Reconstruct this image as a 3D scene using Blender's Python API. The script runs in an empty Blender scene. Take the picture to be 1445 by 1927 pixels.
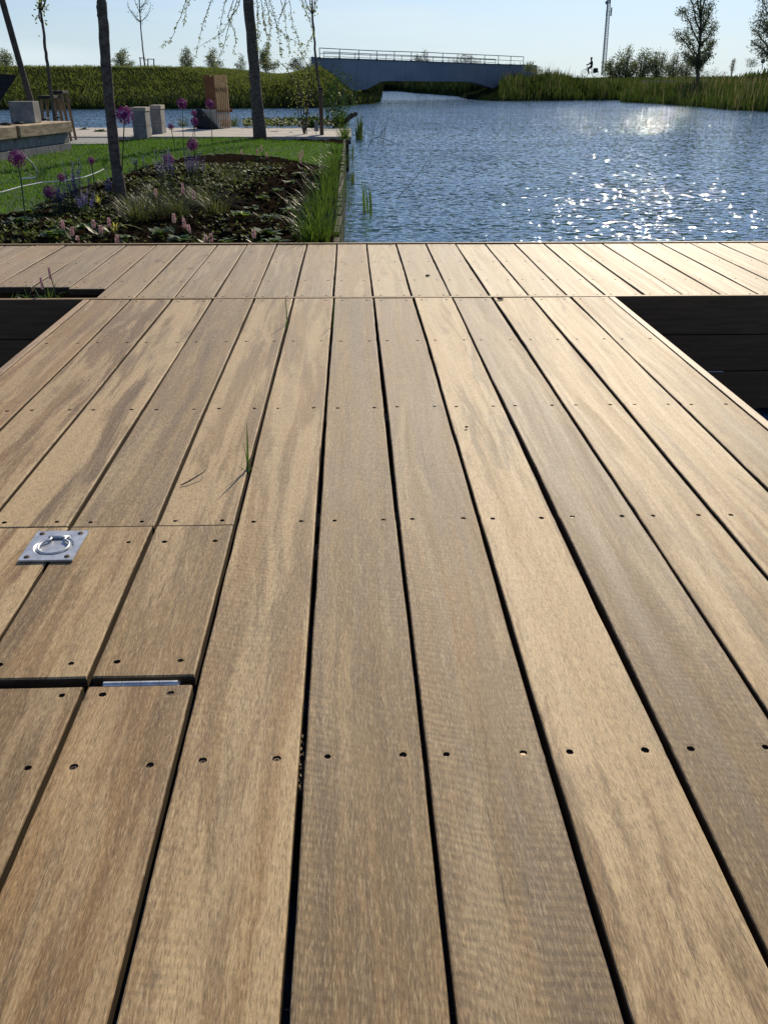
import bpy, bmesh, math, random
import numpy as np
from mathutils import Vector, Matrix, noise
from mathutils.geometry import tessellate_polygon
R = math.radians
sc = bpy.context.scene
COL = sc.collection

# ------------------------------------------------------------------ camera
W0, H0, FPX = 1445.0, 1927.0, 1666.0
CAMZ = 0.748
PITCH, YAW, ROLL = 25.9455, -2.0978, 0.1392
cd = bpy.data.cameras.new('camera'); cam = bpy.data.objects.new('camera', cd); COL.objects.link(cam)
cd.sensor_fit = 'VERTICAL'; cd.sensor_height = 36; cd.lens = 36 * FPX / H0
cd.clip_start = 0.02; cd.clip_end = 6000
CM = Matrix.Rotation(R(YAW), 3, 'Z') @ Matrix.Rotation(R(90 - PITCH), 3, 'X') @ Matrix.Rotation(R(ROLL), 3, 'Z')
cam.matrix_world = Matrix.Translation((0, 0, CAMZ)) @ CM.to_4x4()
sc.camera = cam

# ------------------------------------------------------------------ light
SUN_EL, SUN_AZ = 31.5, 18.0            # azimuth to the right of +Y
wd = bpy.data.worlds.new("World"); sc.world = wd; wd.use_nodes = True
wn = wd.node_tree; bg = wn.nodes['Background']
sky = wn.nodes.new('ShaderNodeTexSky'); sky.sky_type = 'NISHITA'; sky.sun_disc = False
sky.sun_elevation = R(SUN_EL); sky.sun_rotation = R(SUN_AZ)
sky.air_density = 1.0; sky.dust_density = 0.6; sky.ozone_density = 2.5
mul = wn.nodes.new('ShaderNodeMix'); mul.data_type = 'RGBA'; mul.blend_type = 'MULTIPLY'; mul.inputs[0].default_value = 1
mul.inputs[7].default_value = (0.62, 0.78, 1.12, 1)
wn.links.new(sky.outputs[0], mul.inputs[6])
# pale summer haze low over the horizon and faint cirrus, both part of the sky itself
tcw = wn.nodes.new('ShaderNodeTexCoord'); spw = wn.nodes.new('ShaderNodeSeparateXYZ'); wn.links.new(tcw.outputs['Generated'], spw.inputs[0])
mrw = wn.nodes.new('ShaderNodeMapRange'); wn.links.new(spw.outputs[2], mrw.inputs[0]); mrw.inputs[1].default_value = 0.0; mrw.inputs[2].default_value = 0.16; mrw.inputs[3].default_value = 0.75; mrw.inputs[4].default_value = 0.0
hz_ = wn.nodes.new('ShaderNodeMix'); hz_.data_type = 'RGBA'; wn.links.new(mrw.outputs[0], hz_.inputs[0]); wn.links.new(mul.outputs[2], hz_.inputs[6]); hz_.inputs[7].default_value = (7.6, 9.3, 10.2, 1)
vmw = wn.nodes.new('ShaderNodeVectorMath'); vmw.operation = 'MULTIPLY'; wn.links.new(tcw.outputs['Generated'], vmw.inputs[0]); vmw.inputs[1].default_value = (3, 3, 26)
nzw = wn.nodes.new('ShaderNodeTexNoise'); wn.links.new(vmw.outputs[0], nzw.inputs['Vector']); nzw.inputs['Scale'].default_value = 1.0; nzw.inputs['Detail'].default_value = 4
mcw = wn.nodes.new('ShaderNodeMapRange'); wn.links.new(nzw.outputs[0], mcw.inputs[0]); mcw.inputs[1].default_value = 0.50; mcw.inputs[2].default_value = 0.75; mcw.inputs[3].default_value = 0.0; mcw.inputs[4].default_value = 0.55
cl_ = wn.nodes.new('ShaderNodeMix'); cl_.data_type = 'RGBA'; wn.links.new(mcw.outputs[0], cl_.inputs[0]); wn.links.new(hz_.outputs[2], cl_.inputs[6]); cl_.inputs[7].default_value = (9.0, 10.2, 10.6, 1)
wn.links.new(cl_.outputs[2], bg.inputs[0]); bg.inputs[1].default_value = 0.088
ld = bpy.data.lights.new('sun', 'SUN'); ld.energy = 5.0; ld.angle = R(0.5); ld.color = (1.0, 0.87, 0.66)
sun = bpy.data.objects.new('sun', ld); COL.objects.link(sun)
sd = Vector((math.sin(R(SUN_AZ)) * math.cos(R(SUN_EL)), math.cos(R(SUN_AZ)) * math.cos(R(SUN_EL)), math.sin(R(SUN_EL))))
sun.rotation_euler = sd.to_track_quat('Z', 'Y').to_euler(); sun.location = sd * 50
sc.view_settings.view_transform = 'Standard'; sc.view_settings.look = 'None'
sc.view_settings.gamma = 1; sc.view_settings.exposure = 0.0
sc.cycles.max_bounces = 8; sc.cycles.transparent_max_bounces = 12

# ------------------------------------------------------------------ photo point -> world point
def ray(px, py): return CM @ Vector((px - W0 / 2, -(py - H0 / 2), -FPX))
def atz(px, py, z):
    d = ray(px, py); t = (z - CAMZ) / d.z
    return Vector((d.x * t, d.y * t, z))
def atD(px, py, D):
    d = ray(px, py); t = D / d.y
    return Vector((d.x * t, D, CAMZ + d.z * t))
WL = -0.50                              # water level
GZ = -0.03                              # garden level

# ------------------------------------------------------------------ mesh builder
class MB:
    def __init__(s): s.v = []; s.f = []; s.m = []; s.mi = 0
    def add(s, vs, fs):
        o = len(s.v); s.v.extend([tuple(p) for p in vs])
        for f in fs: s.f.append(tuple(i + o for i in f)); s.m.append(s.mi)
    def box(s, x0, x1, y0, y1, z0, z1, bev=0.0, mat=None):
        if bev <= 0:
            vs = [(x, y, z) for z in (z0, z1) for y in (y0, y1) for x in (x0, x1)]
            fs = [(0, 2, 3, 1), (4, 5, 7, 6), (0, 1, 5, 4), (2, 6, 7, 3), (0, 4, 6, 2), (1, 3, 7, 5)]
        else:
            bm = bmesh.new(); bmesh.ops.create_cube(bm, size=1)
            bmesh.ops.scale(bm, vec=(x1 - x0, y1 - y0, z1 - z0), verts=bm.verts)
            bmesh.ops.bevel(bm, geom=bm.edges[:], offset=bev, segments=2, affect='EDGES', profile=0.5)
            c = Vector(((x0 + x1) / 2, (y0 + y1) / 2, (z0 + z1) / 2))
            vs = [v.co + c for v in bm.verts]; bm.verts.index_update()
            fs = [tuple(v.index for v in f.verts) for f in bm.faces]; bm.free()
        if mat is not None: vs = [mat @ Vector(p) for p in vs]
        s.add(vs, fs)
    def tube(s, pts, rad, n=8, caps=True):
        pts = [Vector(p) for p in pts]
        if not hasattr(rad, '__len__'): rad = [rad] * len(pts)
        vs = []; fs = []
        up = Vector((0.13, 0.21, 0.97))
        for i, p in enumerate(pts):
            t = (pts[min(i + 1, len(pts) - 1)] - pts[max(i - 1, 0)]).normalized()
            if abs(t.dot(up)) > 0.98: up = Vector((1, 0.1, 0))
            a = t.cross(up).normalized(); b = t.cross(a)
            up = b.cross(t) if False else up
            for k in range(n):
                an = 2 * math.pi * k / n
                vs.append(p + (a * math.cos(an) + b * math.sin(an)) * rad[i])
        for i in range(len(pts) - 1):
            for k in range(n):
                k2 = (k + 1) % n
                fs.append((i * n + k, i * n + k2, (i + 1) * n + k2, (i + 1) * n + k))
        if caps:
            fs.append(tuple(range(n))[::-1]); fs.append(tuple((len(pts) - 1) * n + k for k in range(n)))
        s.add(vs, fs)
    def quad(s, c, u, v): s.add([c - u - v, c + u - v, c + u + v, c - u + v], [(0, 1, 2, 3)])
    def leaf(s, c, u, v):       # pointed leaf: u half-width, v length
        s.add([c, c + u + v * 0.45, c + v, c - u + v * 0.45], [(0, 1, 2, 3)])
    def blade(s, p, h, w, lean, rnd):
        a = rnd.uniform(0, 2 * math.pi); u = Vector((math.cos(a), math.sin(a), 0)) * (w / 2)
        b = rnd.uniform(0, 2 * math.pi); l = Vector((math.cos(b), math.sin(b), 0)) * (lean * h)
        m = p + Vector((0, 0, h * 0.55)) + l * 0.25; t = p + Vector((0, 0, h)) + l
        s.add([p - u, p + u, m + u * 0.8, m - u * 0.8, t], [(0, 1, 2, 3), (3, 2, 4)])
    def arc_blade(s, p, d, L, w, droop, n=5, flat=None):
        # long arching blade starting at p, horizontal direction d
        d = Vector(d).normalized(); side = Vector((-d.y, d.x, 0)) if flat is None else flat
        vs = []
        for i in range(n + 1):
            t = i / n
            q = p + d * (L * (0.18 * t + droop * 0.55 * t * t)) + Vector((0, 0, L * (0.95 * t - droop * 0.62 * t * t)))
            ww = w * 0.5 * (1 - t ** 2.2) + 0.0002
            vs += [q - side * ww, q + side * ww]
        s.add(vs, [(2 * i, 2 * i + 1, 2 * i + 3, 2 * i + 2) for i in range(n)])
    def ball(s, c, r, seg=10, rings=7, sc3=(1, 1, 1), jit=0, rnd=None):
        vs = []; fs = []
        for i in range(rings + 1):
            th = math.pi * i / rings
            for k in range(seg):
                ph = 2 * math.pi * k / seg
                j = 1 + (rnd.uniform(-jit, jit) if rnd else 0)
                vs.append((c[0] + r * sc3[0] * j * math.sin(th) * math.cos(ph), c[1] + r * sc3[1] * j * math.sin(th) * math.sin(ph), c[2] + r * sc3[2] * j * math.cos(th)))
        for i in range(rings):
            for k in range(seg):
                k2 = (k + 1) % seg
                fs.append((i * seg + k, (i + 1) * seg + k, (i + 1) * seg + k2, i * seg + k2))
        s.add(vs, fs)
    def build(s, name, mat, parent=None, smooth=False, origin=None):
        me = bpy.data.meshes.new(name)
        o3 = Vector(origin) if origin is not None else Vector((0, 0, 0))
        vs = s.v
        if parent is not None: o3 = Vector((0, 0, 0)); base = WPOS[parent.name]
        else: base = o3
        if base.length > 0: vs = [(p[0] - base.x, p[1] - base.y, p[2] - base.z) for p in vs]
        me.from_pydata(vs, [], s.f)
        mats = mat if isinstance(mat, (list, tuple)) else [mat]
        for m in mats: me.materials.append(m)
        if len(mats) > 1: me.polygons.foreach_set('material_index', s.m)
        if smooth: me.polygons.foreach_set('use_smooth', [True] * len(me.polygons))
        me.update()
        o = bpy.data.objects.new(name, me); COL.objects.link(o)
        if parent is not None: o.parent = parent; WPOS[o.name] = base
        else: o.location = base; WPOS[o.name] = base
        return o
WPOS = {}
def tag(o, label=None, cat=None, group=None, kind=None):
    if label: o['label'] = label
    if cat: o['category'] = cat
    if group: o['group'] = group
    if kind: o['kind'] = kind
    return o
def thing(name, loc, label, cat, group=None):
    o = bpy.data.objects.new(name, None); COL.objects.link(o); o.location = loc
    o.empty_display_size = 0.05
    WPOS[o.name] = Vector(loc)
    return tag(o, label, cat, group)

# ------------------------------------------------------------------ materials
class NT:
    def __init__(s, name):
        s.m = bpy.data.materials.new(name); s.m.use_nodes = True; s.t = s.m.node_tree
        s.b = s.t.nodes['Principled BSDF']; s.out = s.t.nodes['Material Output']
    def n(s, typ, props=None, **inp):
        nd = s.t.nodes.new('ShaderNode' + typ)
        for k, v in (props or {}).items(): setattr(nd, k, v)
        for k, v in inp.items():
            key = int(k[1:]) if k[0] == 'i' and k[1:].isdigit() else k.replace('_', ' ')
            s.set(nd.inputs[key], v)
        return nd
    def set(s, sock, v):
        if isinstance(v, bpy.types.Node): v = v.outputs[0]
        if isinstance(v, bpy.types.NodeSocket): s.t.links.new(v, sock)
        else:
            if isinstance(v, (tuple, list)) and len(v) == 3 and len(sock.default_value) == 4: v = (*v, 1)
            sock.default_value = v
    def math(s, op, a, b=0.0, c=None, clamp=False):
        nd = s.t.nodes.new('ShaderNodeMath'); nd.operation = op; nd.use_clamp = clamp
        s.set(nd.inputs[0], a); s.set(nd.inputs[1], b)
        if c is not None: s.set(nd.inputs[2], c)
        return nd.outputs[0]
    def vscale(s, v, sc3):
        nd = s.t.nodes.new('ShaderNodeVectorMath'); nd.operation = 'MULTIPLY'
        s.set(nd.inputs[0], v); nd.inputs[1].default_value = sc3; return nd.outputs[0]
    def noise(s, v, scale=1, detail=2, rough=0.5, dist=0, sc3=None):
        if sc3: v = s.vscale(v, sc3)
        nd = s.t.nodes.new('ShaderNodeTexNoise'); s.set(nd.inputs['Vector'], v)
        nd.inputs['Scale'].default_value = scale; nd.inputs['Detail'].default_value = detail
        nd.inputs['Roughness'].default_value = rough; nd.inputs['Distortion'].default_value = dist
        return nd.outputs[0]
    def ramp(s, f, a, b, lo=0.0, hi=1.0, smooth=True):
        nd = s.t.nodes.new('ShaderNodeMapRange'); nd.interpolation_type = 'SMOOTHSTEP' if smooth else 'LINEAR'
        s.set(nd.inputs[0], f); s.set(nd.inputs[1], a); s.set(nd.inputs[2], b)
        nd.inputs[3].default_value = lo; nd.inputs[4].default_value = hi
        return nd.outputs[0]
    def mix(s, f, a, b, mode='MIX'):
        nd = s.t.nodes.new('ShaderNodeMix'); nd.data_type = 'RGBA'; nd.blend_type = mode
        s.set(nd.inputs[0], f); s.set(nd.inputs[6], a); s.set(nd.inputs[7], b)
        return nd.outputs[2]
    def coord(s, which='Object'): return s.t.nodes.new('ShaderNodeTexCoord').outputs[which]
    def geo(s): return s.t.nodes.new('ShaderNodeNewGeometry').outputs['Position']
    def bump(s, h, strength=0.3, dist=0.01, nrm=None):
        nd = s.t.nodes.new('ShaderNodeBump'); s.set(nd.inputs['Height'], h)
        nd.inputs['Strength'].default_value = strength; nd.inputs['Distance'].default_value = dist
        if nrm is not None: s.set(nd.inputs['Normal'], nrm)
        return nd.outputs[0]
    def fin(s, col=None, rough=None, normal=None, **kw):
        if col is not None: s.set(s.b.inputs['Base Color'], col)
        if rough is not None: s.set(s.b.inputs['Roughness'], rough)
        if normal is not None: s.set(s.b.inputs['Normal'], normal)
        for k, v in kw.items(): s.set(s.b.inputs[k.replace('_', ' ')], v)
        return s.m

def mat_wood(name, dark=(.140, .085, .036), light=(.350, .232, .105), pale=(.57, .415, .220), grey=(.205, .160, .102), rough=0.56, along='Y', spec=.27):
    m = NT(name)
    oi = m.t.nodes.new('ShaderNodeObjectInfo')
    sep = m.t.nodes.new('ShaderNodeSeparateColor'); m.set(sep.inputs[0], oi.outputs['Color'])
    tone, rip, blo = sep.outputs
    off = m.n('CombineXYZ', X=m.math('MULTIPLY', oi.outputs['Random'], 37.0), Y=m.math('MULTIPLY', oi.outputs['Random'], 91.0), Z=m.math('MULTIPLY', oi.outputs['Random'], 13.0))
    P = m.n('VectorMath', {'operation': 'ADD'}, i0=m.coord(), i1=off).outputs[0]
    if along == 'X': P = m.n('VectorRotate', {'rotation_type': 'Z_AXIS'}, Vector=P, Angle=math.pi / 2).outputs[0]
    wn1 = m.noise(P, 1, 2, .5, 0, (4, 1.0, 3))
    wn2 = m.noise(P, 1, 3, .6, 0, (20, 10, 9))
    sx = m.n('SeparateXYZ', Vector=P)
    x1 = m.math('MULTIPLY_ADD', wn1, 0.075, sx.outputs[0])
    x1 = m.math('MULTIPLY_ADD', wn2, 0.008, x1)
    Q = m.n('CombineXYZ', X=x1, Y=sx.outputs[1], Z=sx.outputs[2]).outputs[0]
    band = m.noise(Q, 1, 5, .65, .2, (46, .85, 4))
    strk = m.noise(Q, 1, 3, .6, .3, (190, 3.2, 8))
    broad = m.noise(Q, 1, 3, .55, .5, (11, 1.1, 2))
    blot = m.noise(Q, 1, 7, .68, .35, (18, 1.35, 3))
    fleck = m.noise(Q, 1, 2, .55, .6, (680, 72, 40))
    fleck2 = m.noise(P, 1, 3, .65, 1.0, (800, 130, 60))
    mott = m.noise(P, 1, 4, .6, 1.2, (90, 55, 9))
    ys = m.math('MULTIPLY_ADD', sx.outputs[0], .28, sx.outputs[1])
    ys = m.math('MULTIPLY_ADD', m.noise(P, 1, 2, .5, 0, (10, 5, 3)), .035, ys)
    S = m.n('CombineXYZ', X=sx.outputs[0], Y=ys, Z=sx.outputs[2]).outputs[0]
    ph = m.math('MULTIPLY', m.noise(P, 1, 2, .5, 0, (9, 14, 3)), 16.0)
    wv = m.math('SINE', m.math('ADD', m.math('MULTIPLY', ys, 520.0), ph))
    rp = m.math('ADD', m.math('MULTIPLY', m.ramp(wv, -.9, .9), .6), m.math('MULTIPLY', m.ramp(m.noise(S, 1, 3, .6, .3, (26, 85, 10)), .32, .68), .55), clamp=True)
    ripm = m.math('MULTIPLY', m.math('MULTIPLY', rip, m.ramp(m.noise(P, 1, 2, .5, 0, (5, 1.6, 2)), .3, .6, .2, 1)), .56)
    rv = m.math('FRACT', m.math('MULTIPLY', oi.outputs['Random'], 7.31))
    f = m.math('ADD', m.math('MULTIPLY', m.ramp(band, .34, .66), .45), m.math('MULTIPLY', m.ramp(broad, .32, .68), .40))
    f = m.math('ADD', f, m.math('MULTIPLY', m.ramp(strk, .35, .65), .34))
    f = m.math('ADD', f, m.math('MULTIPLY_ADD', tone, 1.45, -.90), clamp=True)
    c = m.mix(f, dark, light)
    c = m.mix(m.math('MULTIPLY', rv, .48), c, m.mix(1.0, c, (1.0, .80, .66), 'MULTIPLY'))
    c = m.mix(m.math('MULTIPLY', m.ramp(m.noise(Q, 1, 5, .65, .5, (10, 1.3, 2)), .42, .66), .38), c, grey)
    bl = m.math('MULTIPLY', m.ramp(blot, m.math('MULTIPLY_ADD', blo, -.15, .56), m.math('MULTIPLY_ADD', blo, -.14, .66)), m.math('MULTIPLY_ADD', blo, .55, .24))
    c = m.mix(bl, c, pale)
    ring = m.math('SINE', m.math('MULTIPLY', m.noise(Q, 1, 1, .4, 0, (7, .55, 2)), 85.0))
    rm = m.math('MULTIPLY', m.ramp(ring, .1, .95), m.ramp(m.noise(P, 1, 2, .5, 0, (4, .9, 2)), .42, .60))
    c = m.mix(m.math('MULTIPLY', rm, .42), c, m.mix(.5, c, (.10, .065, .035)))
    c = m.mix(m.math('MULTIPLY', m.math('SUBTRACT', 1.0, rp), ripm), c, m.mix(.72, c, (.10, .085, .065)))
    c = m.mix(m.math('MULTIPLY', m.math('MULTIPLY', rp, ripm), .55), c, m.mix(.35, c, (.75, .60, .38)))
    c = m.mix(m.math('MULTIPLY', m.ramp(fleck, .50, .66), .72), c, m.mix(.62, c, (.05, .032, .018)))
    c = m.mix(m.math('MULTIPLY', m.ramp(fleck, .46, .32), .55), c, m.mix(.42, c, (.85, .68, .42)))
    c = m.mix(m.math('MULTIPLY', m.ramp(fleck2, .50, .64), .55), c, m.mix(.5, c, (.05, .035, .02)))
    c = m.mix(m.math('MULTIPLY', m.ramp(mott, .5, .68), .30), c, m.mix(.5, c, (.11, .095, .075)))
    st = m.noise(P, 1, 4, .7, 1.5, (12, 6, 2))
    c = m.mix(m.math('MULTIPLY', m.ramp(st, .66, .78), .6), c, (.10, .088, .072))
    vor = m.t.nodes.new('ShaderNodeTexVoronoi'); m.set(vor.inputs['Vector'], m.vscale(Q, (6.0, 2.4, 1))); vor.inputs['Scale'].default_value = 1
    kn = m.math('MULTIPLY', m.ramp(vor.outputs['Distance'], .15, .02), m.ramp(m.noise(P, 1, 4, .7, 1, (60, 90, 9)), .36, .58))
    c = m.mix(m.math('MULTIPLY', kn, .8), c, (.045, .032, .02))
    ck = m.noise(Q, 1, 2, .5, .2, (120, 1.6, 5))
    ckm = m.math('MULTIPLY', m.ramp(m.math('ABSOLUTE', m.math('SUBTRACT', ck, .5)), .006, .0), m.ramp(m.noise(P, 1, 2, .5, 0, (6, 1.4, 2)), .60, .68))
    c = m.mix(m.math('MULTIPLY', ckm, .75), c, (.03, .02, .012))
    hgt = m.math('ADD', m.math('MULTIPLY', fleck, -.8), m.math('MULTIPLY', band, .5))
    hgt = m.math('ADD', hgt, m.math('MULTIPLY', fleck2, -.5))
    hgt = m.math('ADD', hgt, m.math('MULTIPLY', m.math('MULTIPLY', rp, ripm), .4))
    nr = m.bump(hgt, .45, .0012)
    r = m.ramp(band, .2, .8, rough - .03, rough + .10)
    return m.fin(c, r, nr, Specular_IOR_Level=spec, Sheen_Weight=.06, Sheen_Roughness=.5, Sheen_Tint=(1.0, .85, .62, 1))

def mat_simple(name, c1, c2, scale=20, rough=.7, bump=.2, dist=.01, metal=0, sc3=None, detail=4, lo=.35, hi=.65, spec=.3):
    m = NT(name); P = m.coord()
    n1 = m.noise(P, scale, detail, .6, 0, sc3); n2 = m.noise(P, scale * 5, 3, .6, 0, sc3)
    f = m.math('ADD', m.math('MULTIPLY', m.ramp(n1, lo, hi), .7), m.math('MULTIPLY', m.ramp(n2, .3, .7), .3))
    nr = m.bump(m.math('ADD', n1, m.math('MULTIPLY', n2, .5)), bump, dist)
    return m.fin(m.mix(f, c1, c2), rough, nr, Metallic=metal, Specular_IOR_Level=spec)

def mat_leaf(name, c1, c2, trans=.45, rough=.45, scale=3.0, tcol=None, spec=.2):
    m = NT(name); P = m.geo()
    f = m.ramp(m.noise(P, scale, 4, .6), .35, .65)
    f2 = m.ramp(m.noise(P, scale * 14, 2, .6), .3, .7)
    ff = m.math('ADD', m.math('MULTIPLY', f, .6), m.math('MULTIPLY', f2, .4))
    c = m.mix(ff, c1, c2)
    m.fin(c, rough, Specular_IOR_Level=spec)
    tr = m.t.nodes.new('ShaderNodeBsdfTranslucent')
    m.set(tr.inputs[0], m.mix(.5, c, tcol or (c2[0] * 1.6, c2[1] * 1.6, c2[2] * .8)))
    ms = m.t.nodes.new('ShaderNodeMixShader'); ms.inputs[0].default_value = trans
    m.t.links.new(m.b.outputs[0], ms.inputs[1]); m.t.links.new(tr.outputs[0], ms.inputs[2])
    m.t.links.new(ms.outputs[0], m.out.inputs[0])
    return m.m

M = {}
M['plank'] = mat_wood('weathered_hardwood')
M['endwood'] = mat_wood('edge_board_wood', light=(.48, .35, .22), rough=.5)
M['cross'] = mat_wood('weathered_hardwood_pale', dark=(.20, .142, .075), light=(.38, .28, .155), pale=(.52, .40, .235), grey=(.36, .295, .200), rough=0.55)
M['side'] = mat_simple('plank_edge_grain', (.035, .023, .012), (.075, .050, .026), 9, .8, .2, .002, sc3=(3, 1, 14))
M['dark_board'] = mat_simple('shaded_fascia_wood', (.085, .046, .021), (.14, .078, .036), 6, .7, .2, .003, sc3=(1, 1, 12))  # shade of the deck openings is put into this dark colour
M['quay'] = mat_simple('dark_quay_timber', (.022, .020, .012), (.050, .042, .026), 9, .85, .3, .004, sc3=(1, 1, 6))  # darker timber for the quay and the wall under the terrace
M['screw'] = mat_simple('browned_screw', (.075, .05, .034), (.19, .145, .105), 300, .4, .1, .001, metal=.7)
M['zinc'] = mat_simple('zinc_plated_steel', (.40, .42, .44), (.62, .64, .66), 60, .42, .05, .001, metal=.7)
M['soil'] = mat_simple('dark_soil', (.008, .006, .004), (.028, .020, .013), 14, .95, .9, .03, spec=0.0)
M['concrete'] = mat_simple('grey_concrete', (.16, .155, .145), (.27, .26, .24), 9, .9, .35, .006)
M['paving'] = mat_simple('pale_paving', (.36, .33, .28), (.46, .42, .36), 5, .85, .2, .004)
M['gravel'] = mat_simple('grey_gravel', (.20, .20, .20), (.34, .34, .33), 40, .9, .8, .01)
M['bark'] = mat_simple('smooth_bark', (.055, .042, .032), (.17, .138, .105), 22, .9, .9, .012, sc3=(1, 1, 1.6))
M['twig'] = mat_simple('twig_bark', (.05, .04, .03), (.10, .08, .06), 20, .8, .2, .003)
M['stake'] = mat_simple('stake_wood', (.07, .045, .03), (.14, .09, .055), 10, .8, .3, .003, sc3=(6, 6, 1))
def mat_bridge():
    m = NT('weathered_haze_blue_concrete'); P = m.geo()
    n1 = m.noise(P, 1, 4, .6, .3, (.35, .35, .5)); runs = m.noise(P, 1, 4, .65, 0, (3.0, 3.0, .25)); fine = m.noise(P, 9, 3, .6)
    c = m.mix(m.ramp(n1, .3, .7), (.175, .20, .24), (.235, .26, .295))  # blue-grey base carries bluish shade and haze; the runs are stains
    c = m.mix(m.math('MULTIPLY', m.ramp(runs, .52, .72), .45), c, (.10, .115, .13))
    c = m.mix(m.math('MULTIPLY', fine, .15), c, (.3, .3, .3))
    return m.fin(c, .85, m.bump(fine, .2, .01), Specular_IOR_Level=.2)
M['bridge'] = mat_bridge()
M['rail'] = mat_simple('grey_rail_steel', (.10, .12, .14), (.16, .18, .20), 4, .5, .05, .002, metal=.3)
M['black'] = mat_simple('black_fabric', (.012, .012, .014), (.03, .03, .033), 20, .8, .3, .004)
M['rust'] = mat_simple('rust_brown_panel', (.13, .05, .02), (.20, .085, .035), 6, .7, .2, .003)
M['slat'] = mat_simple('larch_slat', (.34, .20, .09), (.50, .32, .16), 8, .7, .2, .003, sc3=(6, 6, 1))
M['beam'] = mat_simple('rough_sawn_oak', (.22, .16, .09), (.50, .39, .24), 5, .75, .4, .005, sc3=(1.2, 1.2, 5), lo=.38, hi=.62)
M['stool'] = mat_simple('oiled_wood', (.20, .12, .06), (.32, .21, .11), 12, .6, .2, .003)
M['lawn_base'] = mat_leaf('lawn_turf', (.02, .05, .009), (.04, .085, .014), .15, .9, 6)
M['lawn'] = mat_leaf('lawn_blades', (.030, .085, .010), (.075, .155, .018), .55, .45, 1.2)
M['bank'] = mat_leaf('bank_soil_grass', (.010, .014, .005), (.024, .034, .010), .0, .95, .6, spec=0.0)
M['bankgrass'] = mat_leaf('bank_grass', (.034, .054, .014), (.115, .145, .038), .50, .7, .22)
M['reed'] = mat_leaf('reed_leaf', (.015, .031, .009), (.062, .094, .024), .36, .7, .30)
M['deadreed'] = mat_leaf('dead_reed_straw', (.16, .13, .08), (.26, .22, .14), .3, .8, 1)
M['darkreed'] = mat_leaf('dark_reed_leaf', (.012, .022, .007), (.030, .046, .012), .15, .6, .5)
M['tallgrass'] = mat_leaf('tall_grass', (.026, .058, .011), (.075, .130, .024), .42, .4, 3)
M['tuft'] = mat_leaf('olive_tuft', (.030, .046, .015), (.090, .102, .040), .45, .45, 5)
M['yellow'] = mat_leaf('yellowing_leaf', (.25, .28, .05), (.42, .40, .12), .4, .4, 8)
M['leaf'] = mat_leaf('garden_leaf', (.025, .060, .012), (.065, .12, .028), .35, .5, 8)
M['weed'] = mat_leaf('low_weed_leaf', (.032, .056, .015), (.088, .115, .034), .5, .55, 2.5)
M['rosette'] = mat_leaf('bright_rosette_leaf', (.05, .11, .015), (.16, .23, .04), .45, .35, 10)
M['bush'] = mat_leaf('bush_leaf', (.10, .13, .065), (.19, .22, .12), .5, .5, .8)  # leaf colour lightened to stand for distant glare and haze
M['willow'] = mat_leaf('willow_leaf', (.080, .105, .055), (.18, .21, .12), .4, .45, 1)  # paled like the bushes, haze put into the leaf colour
M['darkbush'] = mat_leaf('dark_hedge_leaf', (.035, .048, .026), (.07, .09, .045), .2, .6, .8)
M['spring'] = mat_leaf('young_leaf', (.12, .16, .03), (.26, .28, .08), .5, .4, 8)
M['allium'] = mat_leaf('purple_floret', (.10, .014, .09), (.23, .045, .19), .3, .5, 40, tcol=(.32, .05, .27))
M['bistort'] = mat_leaf('pink_floret', (.58, .36, .36), (.85, .66, .63), .4, .6, 60, tcol=(.8, .5, .5))
M['catmint'] = mat_leaf('violet_floret', (.11, .09, .28), (.22, .18, .46), .4, .6, 30, tcol=(.3, .25, .6))
M['stem'] = mat_leaf('green_stem', (.04, .07, .02), (.08, .12, .04), .0, .5, 10)
M['hose'] = mat_simple('white_hose', (.6, .6, .58), (.75, .75, .72), 10, .3, .02, .001)
M['skin'] = mat_simple('skin', (.35, .20, .14), (.42, .26, .18), 5, .6, .02, .001)
M['cloth'] = mat_simple('dark_jacket', (.03, .03, .04), (.05, .05, .06), 5, .8, .1, .003)
M['clod'] = mat_simple('dried_clod', (.04, .03, .02), (.09, .07, .05), 60, .95, .8, .004)
M['mast'] = mat_simple('galvanised_lattice', (.22, .24, .26), (.32, .34, .36), 1, .5, .02, .001, metal=.4)
M['sandstone'] = mat_simple('pale_stone', (.30, .27, .22), (.42, .38, .31), 9, .9, .35, .006)  # paler than the concrete; post caps and the terrace block

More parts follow.
